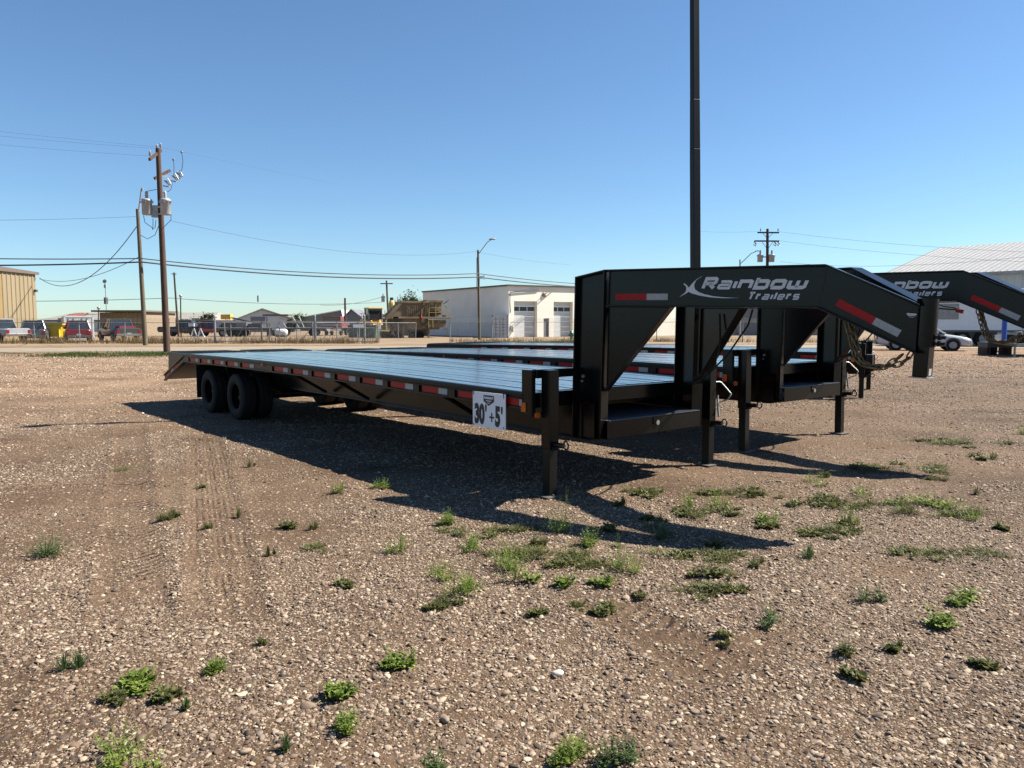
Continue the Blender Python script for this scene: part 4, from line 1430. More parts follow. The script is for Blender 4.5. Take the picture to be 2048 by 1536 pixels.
wire([pix(-260, 512, 49), pix(283, 517, 51.7), pix(954, 547, 68.6), pix(1166, 568, 92)], 0.035, 'upper of the two thick communication lines running behind the poles', sag=[0.1, 0.5, 0.1])
wire([pix(-260, 528, 49), pix(283, 524, 51.7), pix(954, 554, 68.6), pix(1166, 574, 92)], 0.05, 'lower of the two thick communication lines running behind the poles', sag=[0.15, 0.5, 0.1])
wire([pix(79, 556, 79.5), pix(274, 452, 52)], 0.03, 'service cable drooping from the tan building to the shorter pole', sag=2.1)
wire([pix(79, 558, 79.5), pix(281, 512, 52)], 0.022, 'lower service cable from the tan building to the shorter pole', sag=0.8)
wire([pix(-200, 440, 44), pix(275, 433, 51.8)], 0.009, 'thin line from the left edge to the shorter pole', sag=0.1)
wire([pix(340, 441, 40.2), pix(950, 503, 69), pix(1140, 529, 110)], 0.009, 'thin line from the transformer pole to the street light', sag=[0.9, 0.2])
wire([pix(-300, 258, 34), pix(300, 312, 38.4)], 0.004, 'lowest of three fine lines reaching the pole top from the left', sag=0.1)
wire([pix(-300, 240, 36), pix(314, 297, 40)], 0.004, 'middle of three fine lines reaching the pole top from the left', sag=0.1)
wire([pix(-300, 226, 38), pix(321, 294, 40.7), pix(700, 372, 110)], 0.004, 'highest of three fine lines reaching the pole top from the left', sag=0.1)
wire([pix(-80, 602, 85), pix(340, 596, 85), pix(769, 604, 125)], 0.03, 'low far line crossing behind the brown shed', sag=[0.15, 0.5])
wire([pix(640, 610, 125), pix(770, 592, 125)], 0.025, 'short far line running to the distant transformer pole', sag=0.5)
wire([pix(1557, 463, 72), pix(2200, 510, 46)], 0.008, 'upper fine line from the far cross-armed pole to the right', sag=[0.3])
wire([pix(1557, 481, 72), pix(2200, 530, 46)], 0.008, 'lower fine line from the far cross-armed pole to the right', sag=[0.3])
wire([pix(1560, 523, 72), pix(1800, 531, 60), pix(2200, 495, 50)], 0.010, 'line passing before the white metal roof', sag=0.2)
wire([pix(1390, 462, 95), pix(1515, 463, 72)], 0.007, 'faint line between the light pole and the far cross-armed pole', sag=0.1)


# ------------------------------------------------------------------ buildings
def ribbed_wall(mb, p0, p1, z0, z1, pitch=0.9, depth=0.05, out=(1, 0, 0)):
    """sheet metal wall with standing ribs between two plan points"""
    p0 = Vector((p0[0], p0[1], 0)); p1 = Vector((p1[0], p1[1], 0)); o_ = Vector(out)
    L = (p1 - p0).length; d = (p1 - p0) / L
    n = max(1, int(L / pitch)); st = L / n
    prof = []
    for i in range(n):
        prof += [(i * st, 0), (i * st + st * .72, 0), (i * st + st * .78, depth), (i * st + st * .94, depth)]
    prof.append((L, 0))
    v = [p0 + d * a + o_ * b + Vector((0, 0, z)) for z in (z0, z1) for a, b in prof]
    k = len(prof)
    mb.add(v, [(i, i + 1, k + i + 1, k + i) for i in range(k - 1)])


M['tan_metal'] = mat('tan_metal', (0.215, 0.172, 0.105), 0.55, var=0.10, scale=0.5, stretch=(1, 1, .1))
M['ochre_metal'] = mat('ochre_metal', (0.22, 0.15, 0.065), 0.55, var=0.10, scale=0.5)
M['brown_trim'] = mat('brown_trim', (0.12, 0.09, 0.07), 0.5, var=0.1)
M['dark_trim'] = mat('dark_trim', (0.06, 0.065, 0.07), 0.5, var=0.1)
M['white_wall'] = mat('white_stucco', (0.74, 0.715, 0.63), 0.9, var=0.06, scale=0.6, bump=0.15, bscale=8, detail=7)
M['white_metal'] = mat('white_metal', (0.50, 0.52, 0.53), 0.5, var=0.05, scale=1)
M['grey_roof'] = mat('grey_roof', (0.20, 0.195, 0.175), 0.8, var=0.1, scale=1)
M['grey_metal'] = mat('grey_metal', (0.14, 0.147, 0.16), 0.55, var=0.1, scale=1)
M['pane'] = mat('window_pane', (0.05, 0.06, 0.07), 0.08, var=0.2, spec=0.9)

# tan ribbed building at the left edge
tb = empty('metal_building', (-49.2, 80, 0)); tag(tb, 'tan ribbed metal building cut off by the left edge', 'building')
mb = MB(); ribbed_wall(mb, (0, 0), (0, -5.3), 0, 6.6, 0.62, 0.07); mb.build('wall', M['tan_metal'], tb)
mb = MB(); ribbed_wall(mb, (0, -5.3), (0, -22), 0, 6.6, 0.62, 0.07); mb.build('wall', M['ochre_metal'], tb)
mb = MB(); mb.box(-14, -0.02, -22, 0, 0, 6.55); mb.build('wall_core', M['tan_metal'], tb)
mb = MB(); mb.prism([(0.25, 6.75), (0.25, 6.5), (-14.2, 6.5), (-14.2, 7.0), (-7, 7.9)], lambda a, b, t: Vector((a, t, b)), -22.3, 0.3); mb.build('roof', M['brown_trim'], tb)
MB().box(0.08, 0.35, -0.5, -0.2, 4.7, 4.95).build('wall_lamp', M['dark_trim'], tb)
MB().tube([(0.05, -0.1, 6.4), (0.12, -0.15, 6.2), (0.1, -0.15, 5.9)], 0.04, 6).build('service_conduit', M['galv'], tb)

# brown shed with overhanging roof
D = 90
x0, x1 = pix(199, 640, D).x, pix(291, 640, D).x
bs = empty('shed', (x0, D, 0)); tag(bs, 'brown ribbed shed with a flat overhanging roof beside the antenna mast', 'building')
w_ = x1 - x0
mb = MB(); ribbed_wall(mb, (1.2, 0), (w_, 0), 0, 2.75, 0.45, 0.06, (0, -1, 0)); mb.build('wall', M['tan_metal'], bs)
mb = MB(); mb.box(0, w_, 0.07, 8, 0, 2.75); mb.build('wall_core', mat('shed_brown', (0.22, 0.17, 0.12), 0.8), bs)
mb = MB(); mb.box(-0.3, w_ + 0.3, -1.2, 8.3, 2.8, 3.0); mb.build('roof', M['brown_trim'], bs)

# long grey-roofed building far behind
def long_building(name, px0, px1, d, py_base, py_eave, py_ridge, depth, wall, roof, label, hip=0.0):
    a, b = pix(px0, 650, d).x, pix(px1, 650, d).x
    ze = pix(0, py_eave, d).z; zr = pix(0, py_ridge, d + depth * .5).z
    o = empty(name, (a, d, 0)); tag(o, label, 'building')
    W = b - a
    MB().box(0, W, 0, depth, 0, ze).build('wall', wall, o)
    mb = MB()
    v = [(-0.4, -0.4, ze), (W + .4, -0.4, ze), (W + .4 - hip, depth / 2, zr), (-.4 + hip, depth / 2, zr), (-.4, depth + .4, ze), (W + .4, depth + .4, ze)]
    mb.add(v, [(0, 1, 2, 3), (3, 2, 5, 4), (0, 3, 4), (1, 5, 2), (0, 4, 5, 1)])
    mb.build('roof', roof, o)
    mb = MB(); mb.box(-.45, W + .45, -.48, -.42, ze - .25, ze + .02); mb.build('eave_trim', M['dark_trim'], o)
    return o, W, ze
lb, W, ze = long_building('warehouse', 82, 421, 135, 660, 640, 625, 16, M['white_metal'], M['grey_roof'], 'long low warehouse with pale grey roof far behind the parked cars', 2)
for k in range(7):
    MB().box(3 + k * 3.9, 4.2 + k * 3.9, -0.05, 0.02, 1.2, 2.4).build('window', M['pane'], lb)
MB().box(8.0, 8.5, 6, 6.5, 5.0, 6.2).build('roof_vent', M['dark_trim'], lb)

# white gabled building
def gable(name, pxl, pxr, d, py_base, py_eave, py_apex, depth, wall, roof, label, yaw=0.0, pxa=None, over=0.5):
    a, b = pix(pxl, 650, d).x, pix(pxr, 650, d).x
    ze, za = pix(0, py_eave, d).z, pix(0, py_apex, d).z
    W = b - a
    xa = (pix(pxa, 650, d).x - a) if pxa else W / 2
    o = empty(name, (a, d, 0), yaw); tag(o, label, 'building')
    mb = MB(); mb.prism([(0, 0), (W, 0), (W, ze), (xa, za), (0, ze)], lambda x, z, t: Vector((x, t, z)), 0, depth); mb.build('wall', wall, o)
    mb = MB()
    for (xe, zz, sx) in ((-over, ze - over * (za - ze) / xa, 1), (W + over, ze - over * (za - ze) / (W - xa), 1)):
        mb.prism([(xe, zz + .05), (xa, za + .05), (xa, za + .25), (xe, zz + .25)], lambda x, z, t: Vector((x, t, z)), -over, depth + over)
    mb.build('roof', roof, o)
    return o, W, ze
gb, W, ze = gable('garage', 462, 596, 130, 660, 644, 619, 26, M['white_metal'], M['grey_roof'], 'white gabled garage with grey roof beyond the yard fence', R(20), 522)
MB().box(W * .28, W * .52, -0.06, 0.02, 0, 2.6).build('overhead_door', M['grey_metal'], gb)
MB().cyl((W * .40, 3, 5.2), (W * .40, 3, 6.3), 0.12, n=8).build('flue', M['dark_trim'], gb)
gb2, W, ze = gable('garage', 560, 688, 150, 660, 644, 622, 22, M['grey_metal'], M['white_metal'], 'dark garage with a bright white roof, centre of the far yard', 0.0, 684)
gb3, W, ze = gable('shed', 688, 722, 118, 660, 636, 621, 14, M['grey_metal'], M['grey_metal'], 'small grey gabled shed just left of the wheel loader', 0.0, 703, 0.2)
gb4, W, ze = gable('shed', 722, 800, 165, 660, 640, 620, 14, M['white_metal'], M['grey_roof'], 'pale far shed partly hidden behind the wheel loader', 0.0, 730, 0.2)

# white two-bay garage building
wb = empty('service_garage'); tag(wb, 'white flat-roofed service garage with two tall overhead doors', 'building')
C0 = Vector((pix(1017, 650, 82).x, 82, 0))                       # near corner
Lf = Vector((pix(846, 650, 99).x, 99, 0))                      # far end of the shaded side
fr = Vector((0.85, 0.527, 0)).normalized()                         # front wall direction
INW = Vector((-fr.y, fr.x, 0)); FAZ = math.atan2(fr.y, fr.x)
Hc = pix(0, 572, 82).z
wb.location = C0
sd = (Lf - C0)
LW = 24.0
def wpt(t, z, o=0.0): return fr * t - INW * o + Vector((0, 0, z))
ops = [(0.69, 3.65, 3.87), (5.83, 8.43, 3.87)]       # overhead door openings (start, end, height)
dop = (4.50, 5.23, 2.05)                               # personnel door
segs = sorted([(ops[0][0], ops[0][1], ops[0][2]), (dop[0], dop[1], dop[2]), (ops[1][0], ops[1][1], ops[1][2])])
mb = MB(); t0 = 0.0
def wallbox(mb, a, b, z0, z1, th=0.6):
    v = []
    for y in (0, th):
        for z in (z0, z1):
            for t in (a, b):
                v.append(fr * t + INW * y + Vector((0, 0, z)))
    mb.add(v, [(0, 1, 3, 2), (4, 6, 7, 5), (0, 4, 5, 1), (2, 3, 7, 6), (0, 2, 6, 4), (1, 5, 7, 3)])
for a, b, h in segs:
    wallbox(mb, t0, a, 0, Hc); wallbox(mb, a, b, h, Hc); t0 = b
wallbox(mb, t0, LW, 0, Hc)
mb.build('front_wall', M['white_wall'], wb)
mb = MB(); ps_ = [INW * 0.602 * 0, sd, sd + fr * .3, INW * .61 + fr * .3]
ps_[0] = INW * 0.01 + fr * -0.004
mb.add([p + Vector((0, 0, z)) for z in (0, Hc - .01) for p in ps_], [(3, 2, 1, 0), (4, 5, 6, 7), (0, 1, 5, 4), (1, 2, 6, 5), (2, 3, 7, 6), (3, 0, 4, 7)])
mb.build('side_wall', M['white_wall'], wb)
e = fr * LW
mb = MB()
for zz0, zz1, ov in ((Hc, Hc + 0.16, 0.18),):
    pl = [-INW * ov - fr * ov, e - INW * ov, e + sd, sd - fr * ov]
    mb.add([p + Vector((0, 0, zz0)) for p in pl] + [p + Vector((0, 0, zz1)) for p in pl], [(3, 2, 1, 0), (4, 5, 6, 7), (0, 1, 5, 4), (1, 2, 6, 5), (2, 3, 7, 6), (3, 0, 4, 7)])
mb.build('roof', M['dark_trim'], wb)
mb = MB(); mb.prism([(0, 0), (10, 0), (10, 1.0), (5, 1.25)], lambda a, b, t: Vector((8.0 + a, t, Hc + .16 + b)), 6, 16); mb.build('roof_upper', M['grey_metal'], wb)
for a, b, h in ops:
    dr = MB(); wallbox(dr, a, b, 0, 0.01)
    do = empty('overhead_door'); do.parent = wb
    do.location = fr * a + INW * 0.5; do.rotation_euler = (0, 0, FAZ)
    n = 7; ph = h / n
    pan = MB(); pan.box(0.02, (b - a) - 0.02, -0.02, 0.03, 0.02, ph - 0.02)
    pm = pan.mesh('door_panel'); pm.materials.append(M['white_metal'])
    for k in range(n):
        if k == 5: continue
        q = obj('door_panel', pm, None, do); q.location = (0, 0, k * ph)
    for k in range(3):
        g = MB(); w3 = (b - a) / 3; g.box(k * w3 + 0.08, (k + 1) * w3 - 0.06, 0.0, 0.02, 5 * ph + 0.06, 6 * ph - 0.06); g.build('door_window', M['pane'], do)
    fm = MB(); fm.box(0.02, b - a - .02, 0.021, 0.04, 5 * ph, 6 * ph)
    fm.build('window_frame', M['white_metal'], do)
    MB().box(0, 0.2, -0.3, -0.28, 0, h).build('door_track', M['dark_trim'], do) if False else None
pd = MB(); pd.box(dop[0] + .03, dop[1] - .03, 0.12, 0.17, 0, dop[2] - .03, Matrix.Rotation(FAZ, 4, 'Z')); pd.build('personnel_door', M['grey_metal'], wb)
vt = MB(); vt.lathe([(0.0, 0.12), (0.18, 0.12), (0.26, 0.05), (0.28, 0.0)], Matrix.Translation(wpt(4.55, pix(0, 589, 84).z, 0.02)) @ Matrix.Rotation(FAZ, 4, 'Z') @ Matrix.Rotation(R(90), 4, 'X'), 18); vt.build('exhaust_fan', mat('fan_brown', (0.28, 0.18, 0.10), 0.6), wb)
dp = MB(); dp.tube([wpt(3.8, Hc - .35, .08), wpt(0.15, pix(0, 585, 82).z, .08), wpt(0.12, 3.6, .08), wpt(0.2, 2.6, .08)], 0.05, 6); dp.build('conduit', M['dark_trim'], wb)
for k, (t, z) in enumerate(((0.75, 0.9), (1.0, 0.8))):
    MB().box(t - .62, t - .48, -.16, -.04, z - .25, z + .35, Matrix.Rotation(FAZ, 4, 'Z')).build('meter_box', M['galv'], wb)
MB().cyl(fr * 8.2 - INW * 1.2, fr * 8.2 - INW * 1.2 + Vector((0, 0, 2.2)), 0.10, n=10).build('door_bollard', M['dark_trim'], wb)

# white shipping container at the garage corner
def container(name, loc, L, W, H, m, label, rz=0.0):
    o = empty(name, loc, rz); tag(o, label, 'container')
    mb = MB(); ribbed_wall(mb, (0, L), (0, 0.1), 0.15, H - .12, 0.28, 0.035, (-1, 0, 0)); mb.build('side_panel', m, o)
    mb = MB(); ribbed_wall(mb, (W, 0.1), (W, L), 0.15, H - .12, 0.28, 0.035, (1, 0, 0)); mb.build('side_panel', m, o)
    mb = MB(); mb.box(0.02, W - 0.02, 0.1, L, 0.15, H - 0.05); mb.build('shell', m, o)
    mb = MB()
    for x in (0, W - .12): mb.box(x, x + .12, 0, .12, 0, H)
    mb.box(0, W, 0, .12, H - .14, H); mb.box(0, W, 0, .12, 0, .16)
    mb.build('end_frame', m, o)
    for i in range(2):
        d_ = MB(); d_.box(0.13 + i * (W / 2 - .13), W / 2 - .01 + i * (W / 2 - .12), 0.03, 0.09, .17, H - .15); dd_ = d_.build('door_leaf', m, o)
        for k in range(2):
            x = 0.38 + i * (W / 2 - .1) + k * 0.42
            MB().cyl((x, 0.0, .2), (x, 0.0, H - .2), 0.03, n=7).build('lock_rod', M['grey_metal'], dd_)
        mb = MB()
        for z in (.4, .75, 1.05, 1.35, 1.9): mb.box(0.2 + i * (W / 2 - .1), W / 2 - .15 + i * (W / 2 - .15), 0.022, 0.03, z, z + .04)
        mb.build('door_ribs', M['grey_metal'], dd_)
    return o
cw = pix(985, 650, 80).x
container('shipping_container', (cw, 78.5, 0), 6.0, 1.66, 2.30, M['white_metal'], 'white shipping container standing at the white garage corner')
c2 = container('shipping_container', (pix(128, 650, 72).x, 72, 0), 6.0, 2.44, 2.2, M['white_metal'], 'white shipping container behind the dark red SUV', R(32))
mb = MB()
for k in range(9):
    mb.bar((0.3 + .2 * k, .3 + .5 * k, 2.22 + rnd.uniform(0, .1)), (1.5 + .1 * k, 1.0 + .4 * k, 2.28 + rnd.uniform(0, .22)), .14, .1)
tag(mb.build('scrap_bundle', mat('rust_red', (0.18, 0.06, 0.05), 0.8)), 'dark red scrap bars piled on the white container', 'scrap')
bpy.data.objects['scrap_bundle'].matrix_world = Matrix.Translation((pix(128, 650, 72).x, 72, 0)) @ Matrix.Rotation(R(32), 4, 'Z')

# big white metal building at right
rb = empty('metal_hall'); tag(rb, 'large hall with white ribbed metal roof at the right edge', 'building')
eL = pix(1764, 543, 62); eR = pix(2048, 530, 54)
dirv = Vector((eR.x - eL.x, eR.y - eL.y, 0)); ln = dirv.length; dirv.normalize(); nrm = Vector((-dirv.y, dirv.x, 0))
He = (eL.z + eR.z) / 2
rb.location = (eL.x, eL.y, 0); rb.rotation_euler = (0, 0, math.atan2(dirv.y, dirv.x))
LH, DH = 40.0, 20.0
He = 5.15; Hr = 8.1
mb = MB(); ribbed_wall(mb, (0, 0), (LH, 0), 0, He, 0.5, 0.04, (0, -1, 0)); mb.build('wall', mat('hall_wall', (0.45, 0.47, 0.45), 0.5, var=0.05, scale=1), rb)
mb = MB(); mb.prism([(0.05, 0), (DH, 0), (DH, He), (DH / 2, Hr - .1), (0.05, He)], lambda y, z, t: Vector((t, y, z)), 0, LH); mb.build('wall_core', M['white_metal'], rb)
mb = MB()
n = int(LH / 0.45)
sl = math.hypot(DH / 2 + .4, Hr - He)
prof = []
for i in range(n):
    st = LH / n
    prof += [(i * st, 0), (i * st + st * .8, 0), (i * st + st * .86, .05), (i * st + st * .95, .05)]
prof.append((LH, 0))
def rp(x, k, h, far=False):
    y = -.5 + k * (DH / 2 + .5)
    return Vector((x - .3, y if not far else DH - y, He - .02 + k * (Hr - He) + h))
k_ = len(prof)
mb.add([rp(x, 0, h) for x, h in prof] + [rp(x, 1, h) for x, h in prof], [(i, i + 1, k_ + i + 1, k_ + i) for i in range(k_ - 1)])
mb.build('roof', mat('white_roof_metal', (0.24, 0.248, 0.252), 0.5, var=0.03, scale=1), rb)
mb = MB(); mb.add([rp(0, 0, 0, True), rp(LH, 0, 0, True), rp(LH, 1, 0, True), rp(0, 1, 0, True)], [(0, 1, 2, 3)]); mb.build('roof_back', M['white_metal'], rb)
mb = MB(); mb.box(-.4, LH, -.56, -.44, He - .22, He + .0); mb.build('gutter', M['galv'], rb)
mb = MB(); mb.prism([(-.2, 0), (.6, 0), (.2, .3)], lambda a, b, t: rp(12.0 + a, .5, .06 + b) + Vector((0, t, 0)), -.3, .3); mb.build('roof_vent', M['brown_trim'], rb)

# grey building seen through the gooseneck
gy_, W, ze = gable('workshop', 1470, 1640, 95, 660, 612, 600, 20, M['grey_metal'], M['grey_roof'], 'dark grey workshop seen beneath the near gooseneck', 0.0)


# ------------------------------------------------------------------ vehicles
def paint(name, c, rough=0.25):
    return mat(name, c, rough, var=0.06, scale=2, coat=0.5)


def loft(mb, st):
    """st: (x, z0, z1, half width)"""
    rings = []
    for x, z0, z1, hw in st:
        h = z1 - z0
        rings.append([(x, y, z) for y, z in ((-hw * .9, z0), (-hw, z0 + .22 * h), (-hw, z0 + .62 * h), (-hw * .93, z0 + .92 * h), (-hw * .8, z1), (hw * .8, z1), (hw * .93, z0 + .92 * h), (hw, z0 + .62 * h), (hw, z0 + .22 * h), (hw * .9, z0))])
    n = 10
    v = [p for r_ in rings for p in r_]
    f = [(i * n + j, i * n + (j + 1) % n, (i + 1) * n + (j + 1) % n, (i + 1) * n + j) for i in range(len(rings) - 1) for j in range(n)]
    mb.add(v, f, True)
    mb.add(rings[0], [list(range(n))]); mb.add(rings[-1], [list(range(n))[::-1]])


WHEEL_ME = {}


def car(kind, name, label, color, loc, rz, group='vehicles parked in the yards', plate=True):
    o = empty(name, loc, rz); tag(o, label, {'pickup': 'pickup truck'}.get(kind, 'car'), group)
    pm = paint('paint_' + name, color)
    if kind == 'suv':
        st = [(-2.25, .42, .98, .80), (-2.2, .34, 1.02, .90), (-1.6, .28, 1.05, .93), (0, .26, 1.03, .94), (1.2, .28, 1.0, .93), (1.9, .32, .93, .88), (2.22, .40, .80, .74)]
        gh = (-2.15, 0.95, 1.03, -1.80, 0.25, 1.70, .84, .64)
        ax = (-1.35, 1.35, .36)
    elif kind == 'sedan':
        st = [(-2.3, .40, .95, .74), (-2.2, .32, 1.0, .85), (-1.5, .24, 1.0, .89), (0, .22, .93, .90), (1.0, .24, .92, .89), (1.8, .28, .80, .86), (2.25, .30, .68, .76), (2.36, .34, .60, .60)]
        gh = (-1.75, 1.05, .92, -1.05, 0.25, 1.42, .80, .58)
        ax = (-1.35, 1.42, .32)
    else:
        st = [(-2.85, .55, 1.05, .92), (-2.8, .50, 1.10, .96), (-1.0, .45, 1.10, .97), (0.3, .42, 1.10, .97), (1.6, .45, 1.12, .97), (2.5, .50, 1.06, .94), (2.8, .55, .95, .85)]
        gh = (-0.85, 1.35, 1.08, -0.65, 0.75, 1.82, .88, .70)
        ax = (-1.75, 1.80, .40)
    mb = MB(); loft(mb, st); body = mb.build('body', pm, o)
    b0, b1, zb, t0, t1, zt, hb, ht = gh
    V = [Vector(p) for p in ((b0, -hb, zb), (b1, -hb, zb), (b1, hb, zb), (b0, hb, zb), (t0, -ht, zt), (t1, -ht, zt), (t1, ht, zt), (t0, ht, zt))]
    mb = MB(); mb.add(V, [(0, 3, 2, 1), (0, 1, 5, 4), (1, 2, 6, 5), (2, 3, 7, 6), (3, 0, 4, 7)]); mb.build('window_glass', M['glass'], o)
    mb = MB(); mb.box(t0 - .04, t1 + .04, -ht - .02, ht + .02, zt - .03, zt + .035)
    for i, j in ((0, 4), (1, 5), (2, 6), (3, 7)):
        mb.bar(V[i], V[j], .10, .08)
    for s in (-1, 1):
        xm = (t0 + t1) / 2 + .05
        mb.bar((xm, s * hb, zb), (xm, s * ht, zt), .05, .10, (1, 0, 0))
        if kind == 'suv': mb.bar((xm - .95, s * hb, zb), (t0 + .25, s * ht, zt), .05, .16, (1, 0, 0))
    mb.build('roof', pm, o, 0.012)
    if kind == 'pickup':
        MB().box(-2.72, -0.95, -.80, .80, 1.06, 1.115).build('cargo_bed', M['dark_trim'], o)
    for i, x in enumerate(ax[:2]):
        for s in (-1, 1):
            r_ = ax[2]
            hw = max(q[3] for q in st)
            mb = MB(); mb.cyl((x, s * (hw - .20), r_), (x, s * (hw + .015), r_), r_, n=20); wo = mb.build('wheel', M['rubber'], o)
            MB().cyl((x, s * (hw + .012), r_), (x, s * (hw + .03), r_), r_ * .62, r_ * .55, n=14).build('rim', M['galv'], wo)
            mb = MB(); mb.cyl((x, s * (hw - .06), r_ + .04), (x, s * (hw + .006), r_ + .04), r_ * 1.17, n=20); mb.build('wheel_arch', M['dark_trim'], o)
    xr, xf = st[0][0], st[-1][0]
    zl = st[1][2] - .22
    for s in (-1, 1):
        MB().box(xr - .02, xr + .12, s * (st[1][3] - .16) - .1, s * (st[1][3] - .16) + .1, zl - .18, zl + .10).build('tail_lamp', M['red_lens'], o)
        zf = st[-2][2] - .12
        MB().box(xf - .22, xf + .005 - .05, s * (st[-1][3] - .02) - .14, s * (st[-1][3] - .02) + .12, zf - .12, zf + .02).build('head_lamp', M['porcelain'], o)
        MB().box(b1 - .55, b1 - .35, s * (hb + .10) - .08, s * (hb + .10) + .06, zb + .02, zb + .16).build('side_mirror', pm, o)
    MB().box(xr - .05, xr + .1, -st[0][3], st[0][3], st[0][1] - .06, st[0][1] + .12).build('bumper', M['dark_trim'] if kind != 'pickup' else M['chrome'], o, .01)
    MB().box(xf - .1, xf + .04, -st[-1][3], st[-1][3], st[-1][1] - .06, st[-1][1] + .10).build('bumper', pm, o, .01)
    MB().box(xf - .05, xf + .015, -st[-1][3] * .6, st[-1][3] * .6, st[-1][1] + .14, st[-1][2] - .06).build('grille', M['dark_trim'], o)
    if plate:
        MB().box(xr - .035, xr + .1, -.16, .16, zl - .30, zl - .15).build('licence_plate', M['porcelain'], o)
    return o


def spot(px, d): return (pix(px, 650, d).x, d, 0)


car('pickup', 'pickup_truck', 'silver pickup truck at the left edge of the picture', (0.26, 0.27, 0.29), (pix(-22, 650, 61).x, 62.2, 0), R(150))
car('suv', 'parked_suv', 'dark grey SUV parked in front of the tan building', (0.06, 0.066, 0.08), spot(70, 64), R(118))
car('suv', 'parked_suv', 'dark red SUV parked before the white container', (0.11, 0.012, 0.02), spot(154, 63.5), R(122))
car('pickup', 'pickup_truck', 'dark pickup truck with red load beside the shorter utility pole', (0.035, 0.037, 0.04), spot(237, 64), R(132))
mb = MB(); mb.box(-2.5, -1.3, -.6, .6, 1.1, 1.28)
q = tag(mb.build('tarp_bundle', mat('tarp_red', (0.16, 0.015, 0.025), 0.7, bump=.4, bscale=8)), 'red tarp bundle lying in the dark pickup bed', 'tarp')
q.matrix_world = Matrix.Translation(spot(237, 64)) @ Matrix.Rotation(R(132), 4, 'Z')
car('pickup', 'pickup_truck', 'red pickup truck behind the fence, beside the white pallet rack', (0.17, 0.012, 0.02), spot(424, 88), R(172))
car('pickup', 'pickup_truck', 'black pickup truck behind the fence, left of the red pickup', (0.02, 0.02, 0.022), spot(372, 88), R(5))
car('sedan', 'parked_sedan', 'silver sedan facing right behind the near coupler', (0.42, 0.43, 0.46), (pix(1938, 690, 42).x - 2.2, 42.8, 0), R(-20))

# yellow waste bin
yb = empty('waste_bin', spot(113, 66)); tag(yb, 'bright yellow waste bin between the two SUVs', 'waste bin')
my = mat('bin_yellow', (0.50, 0.36, 0.01), 0.45, var=0.08)
mb = MB(); mb.prism([(-.42, .35), (.42, .35), (.82, 1.42), (-.82, 1.42)], lambda a, b, t: Vector((a, t, b)), -.6, .6); mb.build('bin_body', my, yb, .01)
MB().box(-.9, .9, -.68, .68, 1.36, 1.46).build('bin_rim', my, yb, .01)
MB().box(-.86, .86, -.5, .64, 1.46, 1.52).build('bin_lid', M['dark_trim'], yb)
for s in (-1, 1): MB().box(s * .55 - .06, s * .55 + .06, -.72, -.5, .2, 1.0).build('lift_pocket', my, yb)
for s in (-1, 1): MB().cyl((s * .3 - .04, 0, .15), (s * .3 + .04, 0, .15), .15, n=10).build('castor', M['rubber'], yb)

# dark flat trailer with crates, rack and tanks in the yard
ft = empty('equipment_trailer', spot(498, 86)); tag(ft, 'long black flat trailer loaded with dark crates inside the fence', 'trailer')
MB().box(-2.9, 2.9, -1.1, 1.1, .75, .95).build('bed', M['dark_trim'], ft)
for x in (-1.7, -.75): 
    for s in (-1, 1): MB().cyl((x, s * .8, .42), (x, s * 1.08, .42), .42, n=16).build('wheel', M['rubber'], ft)
MB().box(2.2, 2.35, -.8, .8, .0, .75).build('landing_leg', M['dark_trim'], ft)
MB().box(-2.9, -2.8, -1.1, 1.1, .95, 1.35).build('tail_board', M['dark_trim'], ft)
for i, (x, w2, h2) in enumerate(((-1.9, .8, .62), (-.6, .55, .72), (.9, .75, .5))):
    q = tag(MB().box(x - w2, x + w2, -.95, .95, .951, .951 + h2).build('equipment_crate', M['grey_metal'] if i == 1 else M['dark_trim'], None, .02),
            ('black crate at the left end of the flat trailer', 'grey crate in the middle of the flat trailer', 'low black crate at the right end of the flat trailer')[i], 'crate', 'crates on the flat trailer')
    q.location = ft.location
rk = empty('pallet_rack', spot(394, 84)); tag(rk, 'white A-shaped rack standing before the red pickup', 'rack')
for s in (-1, 1):
    MB().bar((s * .75, 0, 0), (s * .35, 0, .95), .09, .09).build('rack_leg', M['white_metal'], rk); MB().bar((s * .05, 0, 0), (s * .35, 0, .95), .09, .09).build('rack_leg', M['white_metal'], rk)
MB().box(-.8, .8, -.2, .2, .0, .12).build('rack_base', M['white_metal'], rk); MB().box(-.9, -.3, -.1, .1, 1.15, 1.5).build('rack_sign', M['white_metal'], rk)
tk = empty('water_tank', spot(562, 84)); tag(tk, 'small white tank lying in the yard', 'tank')
mb = MB(); mb.lathe([(0, -.7), (.28, -.65), (.4, -.5), (.4, .5), (.28, .65), (0, .7)], Matrix.Translation((0, 0, .5)) @ Matrix.Rotation(R(90), 4, 'Y'), 18); mb.build('tank_shell', M['white_metal'], tk)
MB().box(-.5, .5, -.3, .3, 0, .14).build('tank_cradle', M['dark_trim'], tk)
bx = empty('flat_trailer', spot(592, 92)); tag(bx, 'grey gooseneck trailer with white braces far inside the fence', 'trailer')
MB().box(-3.8, 3.8, -1.1, 1.1, .8, 1.0).build('bed', M['dark_trim'], bx)
MB().box(-3.6, -.6, -1.1, 1.1, 2.35, 2.55).build('upper_frame', M['brown_trim'], bx)
for x0, x1 in ((-1.8, -.9), (-.2, .6), (.6, 1.2), (-3.2, -3.4)): MB().bar((x0, -1.0, 2.4), (x1, -1.0, 1.0), .1, .1).build('brace', M['white_metal'], bx)
for x in (-2.4, -1.4, 2.2): MB().cyl((x, -1.1, .45), (x, 1.1, .45), .45, n=14).build('wheel', M['rubber'], bx)
